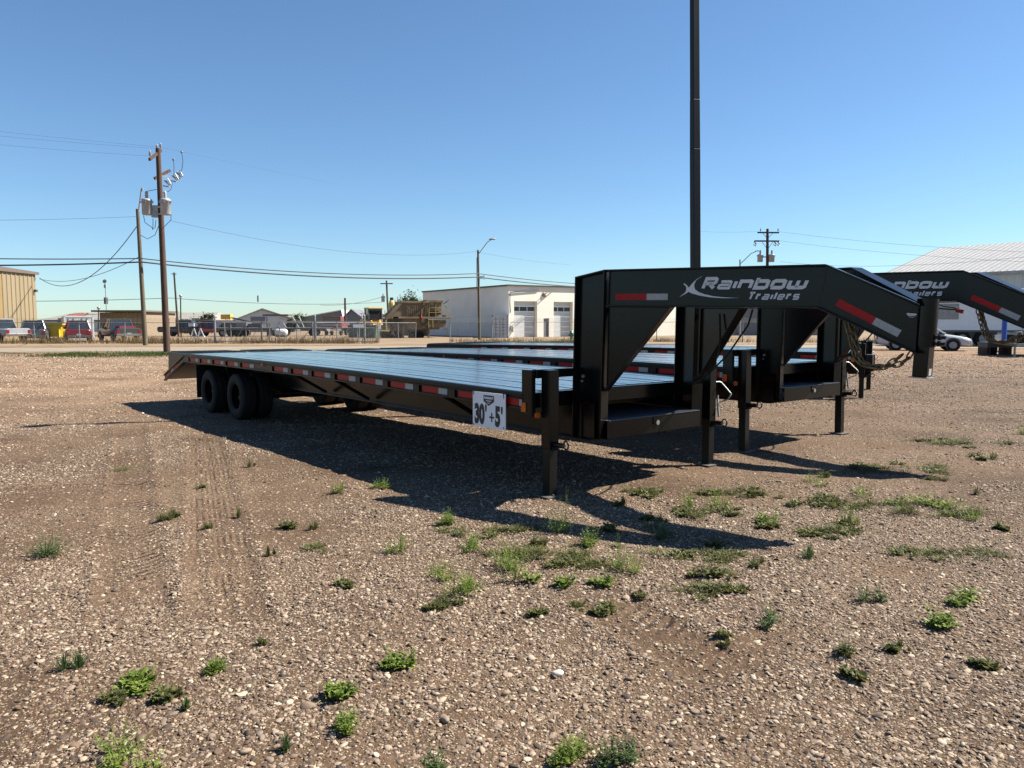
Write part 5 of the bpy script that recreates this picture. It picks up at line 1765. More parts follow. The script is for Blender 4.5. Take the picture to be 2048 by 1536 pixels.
# inclined conveyor with yellow head
cv = empty('conveyor', spot(480, 96)); tag(cv, 'inclined lattice conveyor with a yellow head above the flat trailer', 'conveyor')
pa, pb_ = pix(452, 633, 96) - cv.location, pix(512, 646, 96) - cv.location
for s in (-.3, .3):
    MB().bar(pa + Vector((0, s, 0)), pb_ + Vector((0, s, 0)), .08, .14).build('side_rail', M['dark_trim'], cv)
    MB().bar(pa + Vector((0, s, -.45)), pb_ + Vector((0, s, -.45)), .07, .10).build('lower_rail', M['white_metal'], cv)
mb = MB()
for k in range(10):
    a = pa.lerp(pb_, k / 10); b = pa.lerp(pb_, (k + 1) / 10)
    mb.bar(a + Vector((0, -.3, -.45)), b + Vector((0, -.3, 0)), .05, .05)
mb.build('lattice', M['white_metal'], cv)
MB().box(-.5, .7, -.45, .45, -.35, .25, Matrix.Translation(pa)).build('head_drum', mat('conv_yellow', (.6, .38, .05), .5), cv)
for x in (-.6, 1.2): MB().bar((x, 0, 0), (x + .3, 0, 1.6), .12, .12).build('support_leg', M['dark_trim'], cv)

# red lorry
rl = empty('red_truck', spot(668, 95)); tag(rl, 'red truck with a white stripe parked far inside the fence', 'truck')
mred = paint('lorry_red', (.16, .012, .022))
MB().box(-1.2, 1.2, -1.1, 3.4, .9, 1.5).build('chassis_body', mred, rl, .03)
MB().box(-1.15, 1.05, -1.0, .9, 1.5, 2.35).build('cab', mred, rl, .08)
MB().box(-.95, .85, -1.03, -.98, 1.65, 2.2).build('windscreen', M['glass'], rl)
MB().box(-1.2, 1.2, -1.13, -1.1, 1.2, 1.4).build('stripe', M['porcelain'], rl)
for x in (-.9, .9):
    MB().cyl((x - .12, -.2, .5), (x + .12, -.2, .5), .5, n=16).build('wheel', M['rubber'], rl)
    MB().cyl((x - .12, 2.6, .5), (x + .12, 2.6, .5), .5, n=16).build('wheel', M['rubber'], rl)
MB().box(-1.1, 1.1, -1.25, -1.05, .55, .85).build('bumper', M['chrome'], rl)

# green bins inside the gate
for k, (px, lab) in enumerate(((712, 'left of two dark green bins beside the gate'), (740, 'right of two dark green bins beside the gate'))):
    gbn = empty('waste_bin', spot(px, 74)); tag(gbn, lab, 'waste bin', 'green bins beside the gate')
    mg = mat('bin_green', (.05, .09, .065), .6)
    mb = MB(); mb.prism([(-.62, 0.12), (.62, 0.12), (.68, 1.25), (-.68, 1.25)], lambda a, b, t: Vector((a, t, b)), -.6, .6); mb.build('bin_body', mg, gbn, .02)
    MB().box(-.72, .72, -.66, .66, 1.25, 1.33).build('bin_lid', mg, gbn)
    for j in range(4): MB().box(-.5 + j * .33 - .04, -.5 + j * .33 + .04, -.68, -.6, .2, 1.2).build('bin_rib', mg, gbn)

# wheel loader
wl = empty('wheel_loader', spot(748, 84), R(-62)); tag(wl, 'wheel loader with yellow cab roof standing beside the crusher', 'loader')
my2 = mat('loader_yellow', (.62, .34, .03), .45)
MB().prism([(-2.6, .95), (-.2, .95), (-.2, 1.9), (-2.3, 1.9), (-2.6, 1.6)], lambda a, b, t: Vector((a, t, b)), -.85, .85).build('rear_body', my2, wl, .03)
MB().box(-2.75, -2.45, -1.0, 1.0, .7, 1.5).build('counterweight', M['dark_trim'], wl, .05)
MB().box(-.15, 1.3, -.5, .5, .8, 1.6).build('front_frame', my2, wl, .03)
cab = MB(); cab.prism([(-.9, 1.9), (.55, 1.9), (.45, 3.05), (-.8, 3.05)], lambda a, b, t: Vector((a, t, b)), -.72, .72); cb = cab.build('cab', M['glass'], wl)
MB().box(-1.0, .65, -.82, .82, 3.05, 3.2).build('cab_roof', my2, cb, .03)
for x0, x1 in ((-.9, -.8), (.55, .45)):
    for s in (-1, 1): MB().bar((x0, s * .73, 1.9), (x1, s * .73, 3.05), .1, .1).build('cab_post', M['dark_trim'], cb)
for x in (-1.7, 1.15):
    for s in (-1, 1):
        wo = MB().cyl((x, s * .75, .72), (x, s * 1.25, .72), .72, n=20).build('wheel', M['rubber'], wl)
        MB().cyl((x, s * 1.24, .72), (x, s * 1.27, .72), .38, n=14).build('rim', my2, wo)
for s in (-1, 1): MB().bar((.4, s * .45, 1.7), (2.4, s * .45, .75), .16, .28).build('lift_arm', my2, wl)
MB().prism([(2.2, .15), (3.3, .15), (3.35, .3), (2.5, 1.35), (2.2, 1.1)], lambda a, b, t: Vector((a, t, b)), -1.35, 1.35).build('bucket', M['dark_trim'], wl)
mb = MB()
for x in (-2.3, -1.7, -1.1):
    for s in (-1, 1): mb.bar((x, s * .85, 1.9), (x, s * .85, 2.6), .04, .04)
for s in (-1, 1): mb.bar((-2.3, s * .85, 2.6), (-1.1, s * .85, 2.6), .04, .04); mb.bar((-2.3, s * .85, 2.25), (-1.1, s * .85, 2.25), .04, .04)
mb.build('handrail', M['dark_trim'], wl)
MB().cyl((-1.9, .4, 1.9), (-1.9, .4, 2.9), .08, n=8).build('exhaust', M['dark_trim'], wl)

# crushing plant on wheels
D = 79.0
cr_ = empty('rock_crusher', (pix(815, 650, D).x, D, 0), R(20)); cr_.scale = (1.07, 1.07, 1.0); tag(cr_, 'big dusty beige portable rock crusher with yellow handrails', 'crusher')
mbg = mat('dusty_beige', (.180, .138, .088), .85, var=.25, scale=1.2, bump=.2, bscale=5); mdk = mat('dusty_dark', (.09, .07, .05), .85, var=.3, scale=1.5); myl = mat('rail_yellow', (.36, .28, .10), .5)
def C(px, py, dy=0): return pix(px, py, D) - cr_.location + Vector((0, dy, 0))
def cbox(nm, xa, ya, xb, yb, y0, y1, m, bev=.02):
    p, q = C(xa, ya), C(xb, yb)
    return MB().box(min(p.x, q.x), max(p.x, q.x), y0, y1, min(p.z, q.z), max(p.z, q.z)).build(nm, m, cr_, bev)
mb = MB(); mb.prism([(C(798, 607).x, C(0, 606).z), (C(846, 606).x, C(0, 606).z), (C(848, 634).x, C(0, 634).z), (C(800, 634).x, C(0, 634).z), (C(772, 634).x, C(0, 634).z)], lambda a, b, t: Vector((a, t, b)), -1.2, 1.4)
hop = mb.build('hopper', mbg, cr_, .02)
ribs = MB()
for k in range(12):
    x = C(802, 0).x + k * .195
    ribs.box(x - .03, x + .03, -1.27, -1.2, C(0, 632).z, C(0, 608).z)
ribs.build('hopper_ribs', mbg, hop)
cbox('hopper_rim', 796, 603, 850, 607, -1.3, 1.5, mbg)
cbox('screen_box', 846, 603, 876, 622, -1.0, 1.5, mbg); cbox('screen_deck', 846, 600, 878, 605, -1.15, 1.6, mbg)
cbox('platform', 792, 634, 892, 637.5, -1.5, 1.2, mbg); cbox('chassis_beam', 770, 650, 872, 659, -.9, 1.3, mbg)
cbox('chute', 800, 637, 850, 651, -1.0, 1.2, mbg); cbox('engine_box', 858, 640, 884, 655, -1.1, 1.1, mbg); cbox('radiator', 842, 616, 872, 634, -.5, 1.2, mdk)
cbox('under_frame', 760, 658, 850, 670, -.7, 1.2, mdk); cbox('jaw_housing', 772, 637, 800, 657, -1.1, 1.0, mdk)
for k, px in enumerate((771, 783, 795, 822, 834)):
    wo = MB().cyl(C(px, 671) + Vector((0, -1.0, 0)), C(px, 671) + Vector((0, -.5, 0)), .42, n=16).build('wheel', M['rubber'], cr_)
for px in (850, 802): 
    cbox('support_leg', px - 1.5, 650, px + 1.5, 678, -1.3, -1.0, mbg)
    cbox('support_foot', px - 6, 677, px + 6, 679.5, -1.4, -.8, mbg)
mb = MB()
mb.bar(C(770, 638, -1.2), C(798, 606, -1.2), .18, .3); mb.build('feed_conveyor', mbg, cr_)
mb = MB()
for k in range(7):
    a = C(768, 636, -1.25).lerp(C(796, 604, -1.25), k / 6); mb.bar(a, a + Vector((0, 0, .75)), .05, .05)
mb.bar(C(768, 622, -1.25), C(796, 590, -1.25), .05, .05) if False else None
mb.build('conveyor_stays', mbg, cr_)
mb = MB()
for x in (849, 862, 873, 884, 890): mb.bar(C(x, 635, -1.45), C(x, 615.5, -1.45), .05, .05)
for y in (615.5, 625): mb.bar(C(849, y, -1.45), C(890, y, -1.45), .05, .05)
mb.build('handrail', myl, cr_)
mb = MB(); mb.bar(C(835, 636, -1.5), C(836, 618, -1.5), .05, .05); mb.bar(C(769, 640, -1.6), C(770, 662, -1.6), .12, .12); mb.bar(C(745, 660, -1.6), C(775, 661, -1.6), .25, .16)
mb.build('tow_frame', myl, cr_)
MB().lathe([(0, 0), (.10, .08), (.10, .4), (0, .48)], Matrix.Translation(C(834, 641, -1.55)), 10).build('extinguisher', M['red_lens'], cr_)
clutter = MB()
r3 = random.Random(5)
for k in range(46):
    p = C(r3.uniform(774, 886), r3.uniform(606, 664)); p.y = r3.uniform(-1.5, -1.15)
    if k % 2:
        q_ = p + Vector((r3.uniform(-.6, .6), r3.uniform(-.05, .05), r3.uniform(-.5, .5))); clutter.bar(p, q_, r3.uniform(.04, .09), r3.uniform(.04, .09))
    else:
        a_, b_2 = r3.uniform(.06, .22), r3.uniform(.05, .2); clutter.box(p.x - a_, p.x + a_, p.y - .08, p.y + .1, p.z - b_2, p.z + b_2)
clutter.build('pipes_and_brackets', mat('dusty_mid', (.10, .078, .052), .8, var=.4, scale=2), cr_)['kind'] = 'stuff'
ladder = MB()
for x in (848, 856): ladder.bar(C(x, 637, -1.5), C(x, 655, -1.6), .05, .05)
for y in (640, 644, 648, 652): ladder.bar(C(848, y, -1.55), C(856, y, -1.55), .04, .04)
ladder.build('ladder', myl, cr_)
q = empty('feed_silo', spot(784, 98)); tag(q, 'small yellow silo rising behind the crusher', 'silo')
mb = MB(); mb.lathe([(0, 0), (.35, 0), (.42, 1.3), (.42, 3.9), (.25, 4.4), (0, 4.5)], None, 16); mb.build('silo_body', mat('silo_yellow', (.45, .35, .10), .6), q)
MB().box(-.2, .2, -.2, .2, 4.3, 4.75).build('silo_cap', M['dark_trim'], q)

# fire hydrant
fh = empty('fire_hydrant', (pix(1143, 682, 65).x, 65, 0)); tag(fh, 'green fire hydrant beside the near gooseneck column', 'fire hydrant')
mgr = mat('hydrant_green', (.05, .16, .09), .4)
MB().lathe([(0, 0), (.2, 0), (.2, .06), (.14, .08), (.14, .62), (.19, .64), (.19, .70), (.13, .74), (.1, .85), (.04, .9), (0, .95)], None, 16).build('barrel', mgr, fh)
for s in (-1, 1): MB().cyl((s * .1, 0, .5), (s * .26, 0, .5), .07, n=12).build('outlet', mgr, fh)
MB().cyl((0, -.1, .5), (0, -.25, .5), .09, n=12).build('pumper_outlet', mgr, fh)

# semi trailer standing along the hall
st_ = empty('box_trailer', (pix(1862, 650, 50).x, 50.6, 0), R(-13)); tag(st_, 'white box trailer standing in shade along the large hall', 'trailer')
MB().box(0, 13.0, 0, 2.5, .98, 3.7).build('box', mat('trailer_white', (.62, .66, .70), .4, var=.04), st_, .03)
MB().box(-.02, 13.02, -.03, .0, .92, 1.05).build('side_skirt', M['dark_trim'], st_)
for x in (2.2, 3.45):
    wo = MB().cyl((x, .05, .5), (x, .6, .5), .5, n=18).build('wheel', M['rubber'], st_); MB().cyl((x, .03, .5), (x, .06, .5), .28, n=12).build('rim', M['galv'], wo)
MB().box(1.4, 4.3, .3, 2.2, .55, .95).build('axle_frame', M['dark_trim'], st_)
MB().box(9.5, 9.7, .3, .5, 0, .95).build('landing_leg', M['dark_trim'], st_)
MB().box(.3, 1.9, -.05, .0, 1.75, 2.75).build('side_hatch', M['galv'], st_)
bpo = empty('barrel_post', spot(2009, 40)); tag(bpo, 'blue post standing before the box trailer at right', 'post')
MB().cyl((0, 0, 0), (0, 0, 1.75), .12, n=12).build('post_shaft', mat('blue_paint', (.01, .07, .36), .4), bpo); MB().box(-.2, .2, -.2, .2, 0, .06).build('post_base', M['dark_trim'], bpo)

# small utility trailer, right edge
ut = empty('utility_trailer', (pix(2040, 650, 34.5).x, 34.5, 0), R(-127)); tag(ut, 'low black utility trailer with a silver tongue jack at the right edge', 'trailer')
MB().box(-3.6, -.4, -1.0, 1.0, .55, .68).build('bed', M['dark_trim'], ut)
for s in (-1, 1):
    MB().bar((-.4, s * .8, .6), (1.3, 0, .55), .1, .12).build('tongue_bar', M['dark_trim'], ut)
    MB().box(-3.6, -.4, s * 1.0 - .03, s * 1.0 + .03, .68, .95).build('side_rail', M['dark_trim'], ut)
    wo = MB().cyl((-2.2, s * 1.02, .34), (-2.2, s * 1.26, .34), .34, n=16).build('wheel', M['rubber'], ut); MB().cyl((-2.2, s * 1.25, .34), (-2.2, s * 1.28, .34), .2, n=12).build('rim', M['galv'], ut if False else wo)
    MB().box(-2.65, -1.75, s * 1.14 - .14, s * 1.14 + .14, .72, .76).build('mudguard', M['dark_trim'], ut)
MB().box(-.35, .35, -.45, .45, .62, 1.0).build('tool_box', M['black_paint'], ut, .02)
jk = MB().cyl((.75, -.1, .02), (.75, -.1, 1.15), .045, n=10).build('tongue_jack', M['galv'], ut); MB().box(.65, .85, -.2, 0, .0, .03).build('jack_foot', M['galv'], jk)
MB().tube([(.75, -.1, 1.1), (.75, .12, 1.12), (.75, .14, 1.0)], .02, 6).build('jack_crank', M['galv'], jk)
MB().cyl((1.25, 0, .5), (1.5, 0, .56), .05, n=8).build('hitch', M['galv'], ut)
MB().tube([(-.1, .1, 1.0), (-.1, .1, 1.75)], .018, 6).build('flag_rod', M['galv'], ut)
"""pallet beside the utility trailer"""
pl = empty('timber_block', (pix(1985, 703, 37).x, 37, 0)); tag(pl, 'low dark steel block beside the small utility trailer', 'block')
MB().box(-.5, .7, -.4, .4, .35, .6).build('block_top', M['dark_trim'], pl)
for x in (-.4, .6): MB().box(x - .1, x + .1, -.35, .35, 0, .35).build('block_leg', M['wood_pole'], pl)


# ------------------------------------------------------------------ chain link fences and gate
def fence(name, pts, h, label, post_every=3.0, arms=True, rail=True):
    o = empty(name, (pts[0][0], pts[0][1], 0)); tag(o, label, 'fence')
    base = Vector((pts[0][0], pts[0][1], 0))
    ph = h + .05
    mb = MB(); mb.cyl((0, 0, 0), (0, 0, ph), .035, n=8)
    if arms: mb.bar((0, 0, ph - .02), (.12, -.22, ph + .28), .03, .03)
    pme = mb.mesh('fence_post'); pme.materials.append(M['galv'])
    for i in range(len(pts) - 1):
        a = Vector((*pts[i], 0)) - base; b = Vector((*pts[i + 1], 0)) - base
        d = b - a; L = d.length; ang = math.atan2(d.y, d.x)
        n = max(1, round(L / post_every))
        for k in range(n + (1 if i == len(pts) - 2 else 0)):
            q = obj('fence_post', pme, None, o); q.location = a + d * (k / n) + Vector((0, 0, 0)); q.rotation_euler = (rnd.uniform(-.02, .02), rnd.uniform(-.03, .03), ang)
        if rail: MB().cyl(a + Vector((0, 0, h)), b + Vector((0, 0, h)), .024, n=6).build('top_rail', M['galv'], o)
        mb = MB(); mb.add([(0, 0, .03), (L, 0, .03), (L, 0, h), (0, 0, h)], [(0, 1, 2, 3)])
        pn = mb.build('chain_link_mesh', M['chain_link'], o); pn.location = a; pn.rotation_euler = (0, 0, ang)
        if arms:
            mb = MB()
            for t_ in (.4, .7, 1.0):
                off = Vector((0, -.22 * t_, .02 + .26 * t_))
                mb.tube([a + off + Vector((0, 0, h)), b + off + Vector((0, 0, h))], .006, 4)
            mb.build('barbed_wire', M['galv'], o)['kind'] = 'stuff'
    return o


fence('chain_link_fence', [(-66, 57.5), (-22.4, 58)], 1.55, 'chain link fence running behind the left verge to the gate', 3.45)
fence('chain_link_fence', [(-5.05, 63), (12, 64), (40, 62)], 1.6, 'chain link fence in front of the white service garage', 3.55)
fence('chain_link_fence', [(-22.4, 60.2), (-16, 62), (-9.5, 76)], 1.55, 'inner chain link fence behind the gates', 3.2, False)


def gate(name, px0, px1, d, label, zt=1.62):
    x0, x1 = pix(px0, 650, d).x, pix(px1, 650, d).x
    o = empty(name, (x0, d, 0)); tag(o, label, 'gate', 'yard gates')
    W = x1 - x0
    for a, b in (((0, 0, .15), (W, 0, .15)), ((0, 0, zt), (W, 0, zt)), ((0, 0, 1.15), (W, 0, 1.15))):
        MB().cyl(a, b, .032, n=8).build('frame_rail', M['galv'], o)
    for k in range(4):
        x = W * k / 3
        MB().cyl((x, 0, .1), (x, 0, zt + .03), .035, n=8).build('frame_stile', M['galv'], o)
        if k < 3: MB().cyl((x + .3, 0, .2), (x + W / 3 - .25, 0, 1.1), .018, n=6).build('diagonal_brace', M['galv'], o)
    mb = MB(); mb.add([(0, 0.02, .15), (W, 0.02, .15), (W, 0.02, zt), (0, 0.02, zt)], [(0, 1, 2, 3)]); mb.build('chain_link_mesh', M['chain_link'], o)
    return o


gate('yard_gate', 431, 522, 57.6, 'left leaf of the chain link yard gate')
gate('yard_gate', 524, 628, 57.6, 'middle leaf of the chain link yard gate')
g3 = gate('yard_gate', 632, 756, 57.2, 'right leaf of the chain link yard gate, carrying a white sign')
MB().box(2.75, 3.55, -.05, -.035, 1.17, 1.42).build('gate_sign', M['sign_white'], g3)
for px, lab in ((429.5, 'galvanised gate post at the left end of the yard gates'), (630, 'thick galvanised gate post in the middle of the yard gates'), (729, 'galvanised gate post in front of the white sign')):
    q = empty('gate_post', (pix(px, 650, 57.4).x, 57.4, 0)); tag(q, lab, 'post', 'gate posts')
    MB().cyl((0, 0, 0), (0, 0, 2.05), .07, n=12).build('post_shaft', M['galv'], q); MB().lathe([(.08, 0), (.08, .03), (0, .09)], Matrix.Translation((0, 0, 2.05)), 12).build('post_cap', M['galv'], q)


# ------------------------------------------------------------------ vegetation
def blades_mesh(name, P, H, lean, width, m, seg=2):
    """bent grass blades at points P (n,3) with heights H"""
    n = len(P)
    az = rng.uniform(0, 2 * math.pi, n); fa = rng.uniform(0, 2 * math.pi, n)
    v = np.zeros((n, 5, 3))
    dx = np.cos(az) * H * lean * rng.uniform(.3, 1, n); dy = np.sin(az) * H * lean * rng.uniform(.3, 1, n)
    wx = np.cos(fa) * width * rng.uniform(.6, 1.2, n); wy = np.sin(fa) * width * rng.uniform(.6, 1.2, n)
    v[:, 0] = P + np.stack([-wx, -wy, np.zeros(n)], 1); v[:, 1] = P + np.stack([wx, wy, np.zeros(n)], 1)
    mid = P + np.stack([dx * .35, dy * .35, H * .6], 1)
    v[:, 2] = mid + np.stack([wx * .8, wy * .8, 0 * wx], 1); v[:, 3] = mid - np.stack([wx * .8, wy * .8, 0 * wx], 1)
    v[:, 4] = P + np.stack([dx, dy, H], 1)
    idx = np.arange(n)[:, None] * 5
    me_ = bpy.data.meshes.new(name)
    q = (idx + np.array([[0, 1, 2, 3]])); t = (idx + np.array([[3, 2, 4]]))
    me_.from_pydata(v.reshape(-1, 3).tolist(), [], q.tolist() + t.tolist())
    me_.materials.append(m)
    return me_


def field(name, n, x0, x1, yf, hmin, hmax, lean, width, m, label, mask=None):
    x = rng.uniform(x0, x1, n); y = yf(x)
    P = np.stack([x, y, np.zeros(n)], 1)
    k = vnoise(x * .9, y * 1.5, 31)
    keep = k > rng.uniform(0.15, .75, n)
    P = P[keep]; k = k[keep]
    H = (hmin + (hmax - hmin) * rng.uniform(0, 1, len(P))) * (.5 + k)
    return tag(obj(name, blades_mesh(name, P, H, lean, width, m), None), label, 'grass', kind='stuff')


field('dry_grass', 9000, -42, -10, lambda x: 57.0 + rng.normal(0, .7, len(x)), .15, .55, .5, .014, M['dry_grass'], 'dry yellow-brown grass along the foot of the fence')
field('dry_grass', 3800, -5, 14, lambda x: 62.0 + rng.normal(0, .8, len(x)), .1, .42, .5, .014, M['dry_grass'], 'dry grass before the white service garage')
field('dry_grass', 2500, 14, 40, lambda x: 60.0 + rng.normal(0, .9, len(x)), .1, .45, .5, .014, M['dry_grass'], 'dry grass beyond the road on the right')
field('grass_verge', 14000, -21.5, -15, lambda x: 36.3 + (x + 19) * .12 + rng.normal(0, 1.1, len(x)), .05, .14, .8, .010, M['verge'], 'short green grass verge behind the trailer tail')
field('grass_verge', 9000, -1.5, 9, lambda x: 57.6 + rng.normal(0, 1.0, len(x)), .06, .16, .8, .012, M['verge'], 'short green grass verge beside the hydrant')
field('grass_verge', 1800, -34, -20, lambda x: 34.5 + (x + 24) * .2 + rng.normal(0, .7, len(x)), .05, .15, .8, .012, M['weed_olive'], 'thin olive weeds along the lot edge at left')


def tree(name, loc, h, cr, label, n=1500, seed=0, leaf=.16):
    r2 = np.random.default_rng(seed)
    o = empty(name, loc); tag(o, label, 'tree')
    mb = MB(); mb.tube([(0, 0, -.1), (0.05, 0, h * .3), (-.05, .05, h * .6), (0, 0, h * .85)], [cr * .09, cr * .07, cr * .05, .02], 8)
    for k in range(7):
        a = r2.uniform(0, 6.28); z0 = h * r2.uniform(.25, .6)
        mb.tube([(0, 0, z0), (math.cos(a) * cr * .4, math.sin(a) * cr * .4, z0 + h * .15), (math.cos(a) * cr * .8, math.sin(a) * cr * .8, z0 + h * .28)], [cr * .04, cr * .03, .01], 6)
    mb.build('trunk', M['bark'], o)
    ncl = 26
    cc = []
    for k in range(ncl):
        a = r2.uniform(0, 6.28); zz = r2.uniform(.22, 1.0); rr = cr * r2.uniform(.2, .9) * (1.05 - .6 * abs(zz - .5))
        cc.append((math.cos(a) * rr, math.sin(a) * rr, h * zz, cr * r2.uniform(.18, .38)))
    V, F = [], []
    for i in range(n):
        c = cc[r2.integers(0, ncl)]
        p = np.array(c[:3]) + r2.normal(0, 1, 3) * c[3] * .6
        u = r2.normal(0, 1, 3); u /= np.linalg.norm(u); w = np.cross(u, r2.normal(0, 1, 3)); w /= np.linalg.norm(w)
        s = leaf * r2.uniform(.6, 1.3)
        b = len(V); V += [tuple(p - u * s), tuple(p + w * s * .5), tuple(p + u * s), tuple(p - w * s * .5)]; F.append((b, b + 1, b + 2, b + 3))
    me_ = bpy.data.meshes.new('crown'); me_.from_pydata(V, [], F); me_.materials.append(M['tree_leaf'])
    obj('crown', me_, None, o)
    return o


for i, (px, d, h, c, lab) in enumerate(((316, 108, 2.3, 1.7, 'low bushy tree behind the transformer pole'), (343, 112, 1.7, 1.3, 'small dark bush between the two slim poles'), (414, 112, 2.6, 1.2, 'upright dark tree at the right end of the long warehouse'),
                                        (380, 114, 1.6, 2.4, 'wide low bush before the long warehouse'), (600, 138, 3.0, 1.6, 'spiky tree between the two far garages'), (585, 128, 2.0, 1.2, 'small bush right of the white gabled garage'),
                                        (832, 112, 6.0, 2.2, 'tree showing above the crusher roof'), (815, 114, 5.2, 1.5, 'smaller tree left of the one above the crusher'))):
    tree('leafy_tree', spot(px, d), h, c, lab, 1300, 40 + i)


def weed_mesh(w, h, kind, seed, n=None):
    """ground weed: several uneven crowns of stems with short leaves, loose outline"""
    r2 = np.random.default_rng(seed)
    V, F = [], []
    nc = int(r2.integers(2, 5)) if kind != 'grassy' else 2
    crowns = [(r2.normal(0, .24) * w, r2.normal(0, .24) * w, r2.uniform(.45, 1.0)) for _ in range(nc)]
    crowns[0] = (0, 0, 1.0)
    ns = {'bushy': 18, 'flat': 16, 'grassy': 40}[kind]
    for cx, cy, cs in crowns:
        for s_ in range(int(ns * (.5 + .7 * cs))):
            a = r2.uniform(0, 6.28)
            reach = w * .42 * cs * r2.uniform(.08, 1) ** .7
            hh = h * cs * r2.uniform(.3, 1.15)
            top = hh * (1.1 - .75 * reach / (w * .42 * cs + 1e-6)) if kind != 'flat' else hh * r2.uniform(.15, .7)
            base = np.array([cx + math.cos(a) * reach * .25, cy + math.sin(a) * reach * .25, 0])
            tip = np.array([cx + math.cos(a) * reach, cy + math.sin(a) * reach, max(top, .008)])
            side = np.array([-math.sin(a), math.cos(a), 0])
            if kind == 'grassy':
                wv = side * .0022
                mid = base * .5 + tip * .5 + np.array([0, 0, top * .25]); b = len(V)
                V += [tuple(base - wv), tuple(base + wv), tuple(mid + wv), tuple(mid - wv), tuple(tip)]; F += [(b, b + 1, b + 2, b + 3), (b + 3, b + 2, b + 4)]
                continue
            wv = side * .0016; b = len(V)
            V += [tuple(base - wv), tuple(base + wv), tuple(tip + wv * .5), tuple(tip - wv * .5)]; F.append((b, b + 1, b + 2, b + 3))
            nl = int(r2.integers(8, 15))
            for k in range(nl):
                t = (k + 1) / nl
                p = base + (tip - base) * t
                la = a + r2.uniform(-2.0, 2.0)
                L = (.028 if kind == 'flat' else .021) * r2.uniform(.5, 1.35) * (1.2 - .6 * t)
                d = np.array([math.cos(la), math.sin(la), r2.uniform(-.2, .8)]); d /= np.linalg.norm(d)
                sd_ = np.cross(d, [0, 0, 1]) + r2.normal(0, .35, 3); sd_ /= np.linalg.norm(sd_)
                wd = L * (.34 if kind == 'flat' else .17) * r2.uniform(.7, 1.2); b = len(V)
                V += [tuple(p), tuple(p + d * L * .5 + sd_ * wd), tuple(p + d * L), tuple(p + d * L * .5 - sd_ * wd)]; F.append((b, b + 1, b + 2, b + 3))
    me_ = bpy.data.meshes.new('weed'); me_.from_pydata(V, [], F)
    return me_


def put_weed(px, py, wpx, hpx, kind, m, seed):
    g = gnd(px, py); sc = g.y / CF
    k_ = 1.12 if py > 1250 else 1.4
    me_ = weed_mesh(wpx * sc * k_, hpx * sc * (k_ + .15), kind, seed); me_.materials.append(m)
    o = obj('weed', me_, None); o.location = (g.x, g.y, float(height(np.array([g.x]), np.array([g.y]))[0]) + .004)
    return o


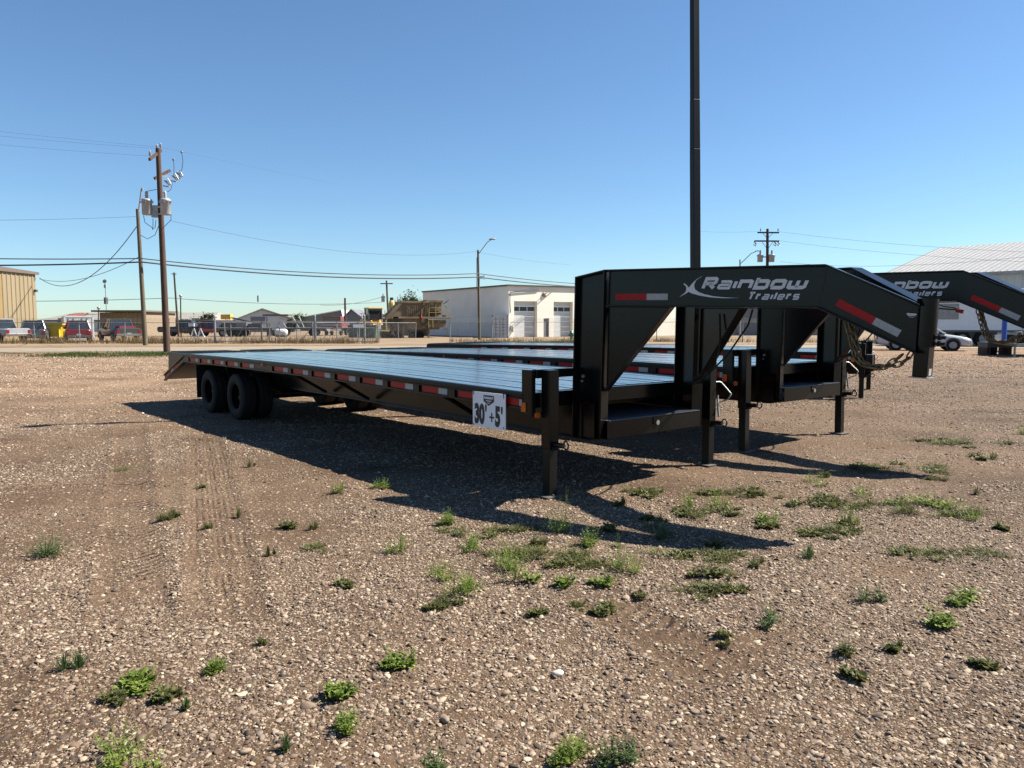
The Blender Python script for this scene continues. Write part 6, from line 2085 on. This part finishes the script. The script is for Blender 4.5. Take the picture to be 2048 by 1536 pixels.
WEEDS = [  # px, py of the base, width, height, kind, material, label
    (240, 1512, 150, 60, 'bushy', 'weed', 'leafy weed at the bottom left corner, widest of all'),
    (272, 1372, 84, 34, 'flat', 'weed', 'flat yellow-green weed above the widest corner weed'),
    (158, 1338, 74, 36, 'grassy', 'weed_dark', 'dark grassy tuft at lower left, left of the flat weed'),
    (372, 1422, 46, 26, 'grassy', 'weed_dark', 'small dark tuft right of the flat weed at lower left'),
    (90, 1112, 84, 38, 'bushy', 'weed_dark', 'lone bushy weed at the left edge beside the tyre tracks'),
    (436, 1345, 46, 28, 'bushy', 'weed', 'little green weed between the lower left group and centre'),
    (676, 1396, 64, 34, 'flat', 'weed', 'flat light green weed at lower centre left, upper of a pair'),
    (694, 1462, 64, 52, 'bushy', 'weed', 'upright light green weed at lower centre left, lower of a pair'),
    (792, 1332, 76, 42, 'flat', 'weed', 'sprawling weed above the lower centre left pair'),
    (572, 1500, 52, 32, 'grassy', 'weed_dark', 'dark tuft near the bottom edge left of the upright light weed'),
    (868, 1540, 84, 46, 'bushy', 'weed_dark', 'dark weed cut by the bottom edge near the centre'),
    (1132, 1522, 72, 50, 'bushy', 'weed', 'left of the two green weeds at bottom centre'),
    (1256, 1520, 94, 50, 'bushy', 'weed_dark', 'right of the two green weeds at bottom centre'),
    (940, 1188, 72, 50, 'bushy', 'weed', 'dense round weed below the shadow, lowest of its cluster'),
    (1022, 1140, 80, 66, 'bushy', 'weed', 'tallest weed of the cluster below the gooseneck shadow'),
    (868, 1150, 62, 38, 'bushy', 'weed', 'weed just left of the dense round one below the shadow'),
    (800, 1106, 60, 46, 'bushy', 'weed', 'leftmost upright weed of the cluster below the shadow'),
    (945, 1094, 46, 28, 'bushy', 'weed', 'small weed above the dense round one below the shadow'),
    (1128, 1066, 62, 60, 'bushy', 'weed', 'tall weed growing across the lower edge of the shadow'),
    (1180, 1092, 46, 40, 'bushy', 'weed', 'narrow upright weed right of the tall one at the shadow edge'),
    (1240, 1140, 62, 56, 'bushy', 'weed', 'weed at the right end of the cluster below the shadow'),
    (1210, 1172, 48, 30, 'flat', 'weed', 'low weed below the right end of the cluster'),
    (1130, 1172, 56, 28, 'flat', 'weed', 'low bright weed between the dense round one and the right end'),
    (1376, 1016, 48, 44, 'bushy', 'weed', 'left of two weeds above the gooseneck shadow tip'),
    (1430, 1014, 58, 34, 'bushy', 'weed', 'right of two weeds above the gooseneck shadow tip'),
    (1334, 1078, 80, 34, 'bushy', 'weed_dark', 'dark weed lying inside the gooseneck shadow'),
    (1424, 1152, 86, 26, 'flat', 'weed_olive', 'olive patch of weed below the shadow tip'),
    (1620, 1114, 52, 22, 'grassy', 'weed_dark', 'dark tuft right of the gooseneck shadow tip'),
    (1546, 1242, 58, 30, 'bushy', 'weed_dark', 'dark weed alone in gravel below the shadow tip'),
    (1730, 1204, 52, 34, 'bushy', 'weed_dark', 'dark weed at right centre left of two bright ones'),
    (1930, 1200, 62, 26, 'flat', 'weed', 'bright weed near the right edge, upper of a pair'),
    (1888, 1258, 84, 44, 'flat', 'weed', 'bright weed near the right edge, lower of a pair'),
    (1694, 1314, 58, 30, 'bushy', 'weed_olive', 'yellow-green weed at lower right'),
    (1540, 1046, 66, 34, 'flat', 'weed', 'flat bright weed right of the pair above the shadow tip'),
    (1848, 1012, 104, 24, 'flat', 'weed', 'long low weed patch near the right edge'),
    (1946, 1042, 60, 32, 'bushy', 'weed', 'weed right of the long low patch'),
    (1702, 1048, 30, 34, 'bushy', 'weed', 'small upright weed left of the long low patch'),
    (1726, 994, 60, 26, 'bushy', 'weed', 'weed between the two gooseneck shadows at right'),
    (1620, 964, 52, 24, 'bushy', 'weed', 'weed at the foot of the second gooseneck shadow'),
    (2044, 868, 36, 20, 'bushy', 'weed', 'bright weed at the right edge, farthest up the lot'),
    (682, 986, 38, 26, 'bushy', 'weed', 'small weed just left of the deck shadow corner'),
    (762, 974, 34, 16, 'bushy', 'weed', 'small weed touching the deck shadow edge'),
    (900, 1048, 32, 30, 'bushy', 'weed', 'small upright weed below the deck shadow corner'),
]
for i, (px, py, w_, h_, kind, m_, lab) in enumerate(WEEDS):
    tag(put_weed(px, py, w_, h_, kind, M[m_], 500 + i), lab, 'weed', 'weeds growing through the gravel')
# sparse tiny seedlings between the larger weeds: too many and too small to count
V_, F_ = [], []
for (px, py, w_, h_, n) in ((535, 1285, 50, 20, 1), (655, 1176, 80, 16, 2), (600, 1060, 60, 26, 2), (540, 1118, 30, 26, 1), (500, 940, 30, 20, 1), (345, 1040, 50, 22, 2), (466, 1038, 24, 26, 1), (410, 970, 30, 16, 1), (430, 1060, 40, 16, 1),
                          (1300, 1040, 60, 18, 2), (1080, 1088, 60, 30, 2), (1440, 1100, 40, 24, 1), (1500, 1130, 60, 18, 2), (1640, 1010, 70, 22, 3), (1660, 960, 50, 16, 2), (1880, 960, 60, 16, 2), (1960, 985, 30, 22, 1), (1980, 920, 70, 18, 3), (1780, 1300, 60, 24, 2),
                          (340, 1400, 80, 26, 3), (190, 1400, 50, 26, 1), (1470, 1290, 40, 18, 1), (1700, 1360, 50, 22, 2), (1930, 1330, 60, 20, 1), (1290, 1200, 50, 14, 2), (1170, 1215, 90, 14, 3), (1080, 1230, 50, 16, 2), (900, 1215, 70, 22, 3), (1440, 1280, 30, 14, 1), (1210, 1060, 40, 30, 1), (1250, 1010, 40, 22, 2), (1860, 880, 60, 10, 2), (1500, 990, 50, 20, 2), (1570, 1010, 60, 18, 2), (1560, 1060, 70, 18, 2), (2000, 1060, 60, 22, 2),
                          (1470, 985, 120, 16, 6), (1400, 1030, 120, 16, 5), (1300, 985, 100, 16, 4), (1720, 1010, 160, 16, 8), (1880, 1030, 160, 16, 8), (1800, 940, 180, 12, 7), (1640, 1060, 140, 14, 5), (1940, 890, 160, 10, 6), (1060, 1110, 200, 18, 7), (1180, 1130, 160, 18, 6), (1380, 1110, 180, 14, 6), (980, 1060, 160, 16, 4), (240, 940, 120, 10, 1), (600, 1100, 160, 14, 2), (1450, 1180, 160, 12, 4), (1900, 1110, 200, 12, 5)):
    for k in range(n):
        g = gnd(px + rnd.uniform(-w_ * .5, w_ * .5), py + rnd.uniform(-6, 6)); sc = g.y / CF
        t = weed_mesh(w_ * sc * (.6 if n > 1 else 1), h_ * sc, rnd.choice(['bushy', 'grassy', 'flat']), 900 + len(V_) % 9973)
        hz = float(height(np.array([g.x]), np.array([g.y]))[0]) + .003
        b = len(V_)
        V_ += [(v.co.x + g.x, v.co.y + g.y, v.co.z + hz) for v in t.vertices]; F_ += [tuple(i + b for i in p.vertices) for p in t.polygons]
        bpy.data.meshes.remove(t)
me_ = bpy.data.meshes.new('seedlings'); me_.from_pydata(V_, [], F_); me_.materials.append(M['weed_olive'])
tag(obj('seedlings', me_, None), 'thin scattered seedlings and straw between the larger weeds', 'weeds', kind='stuff')
# one conspicuous pale stone
bm = bmesh.new(); bmesh.ops.create_icosphere(bm, subdivisions=3, radius=1)
for v in bm.verts: v.co.x *= 1.0 + .1 * math.sin(v.co.y * 3); v.co.z *= .9 + .1 * math.sin(v.co.x * 4)
ps = bpy.data.meshes.new('pale_stone'); bm.to_mesh(ps); bm.free(); ps.polygons.foreach_set('use_smooth', [True] * len(ps.polygons))
q = obj('pale_stone', ps, mat('pale_stone', (.46, .43, .37), .7, var=.12, scale=3)); g = gnd(1116, 1352)
q.location = (g.x, g.y, .012); q.scale = (.026, .018, .016); q.rotation_euler = (0, 0, .2)
tag(q, 'palest large oval stone in the gravel at lower centre', 'stone')
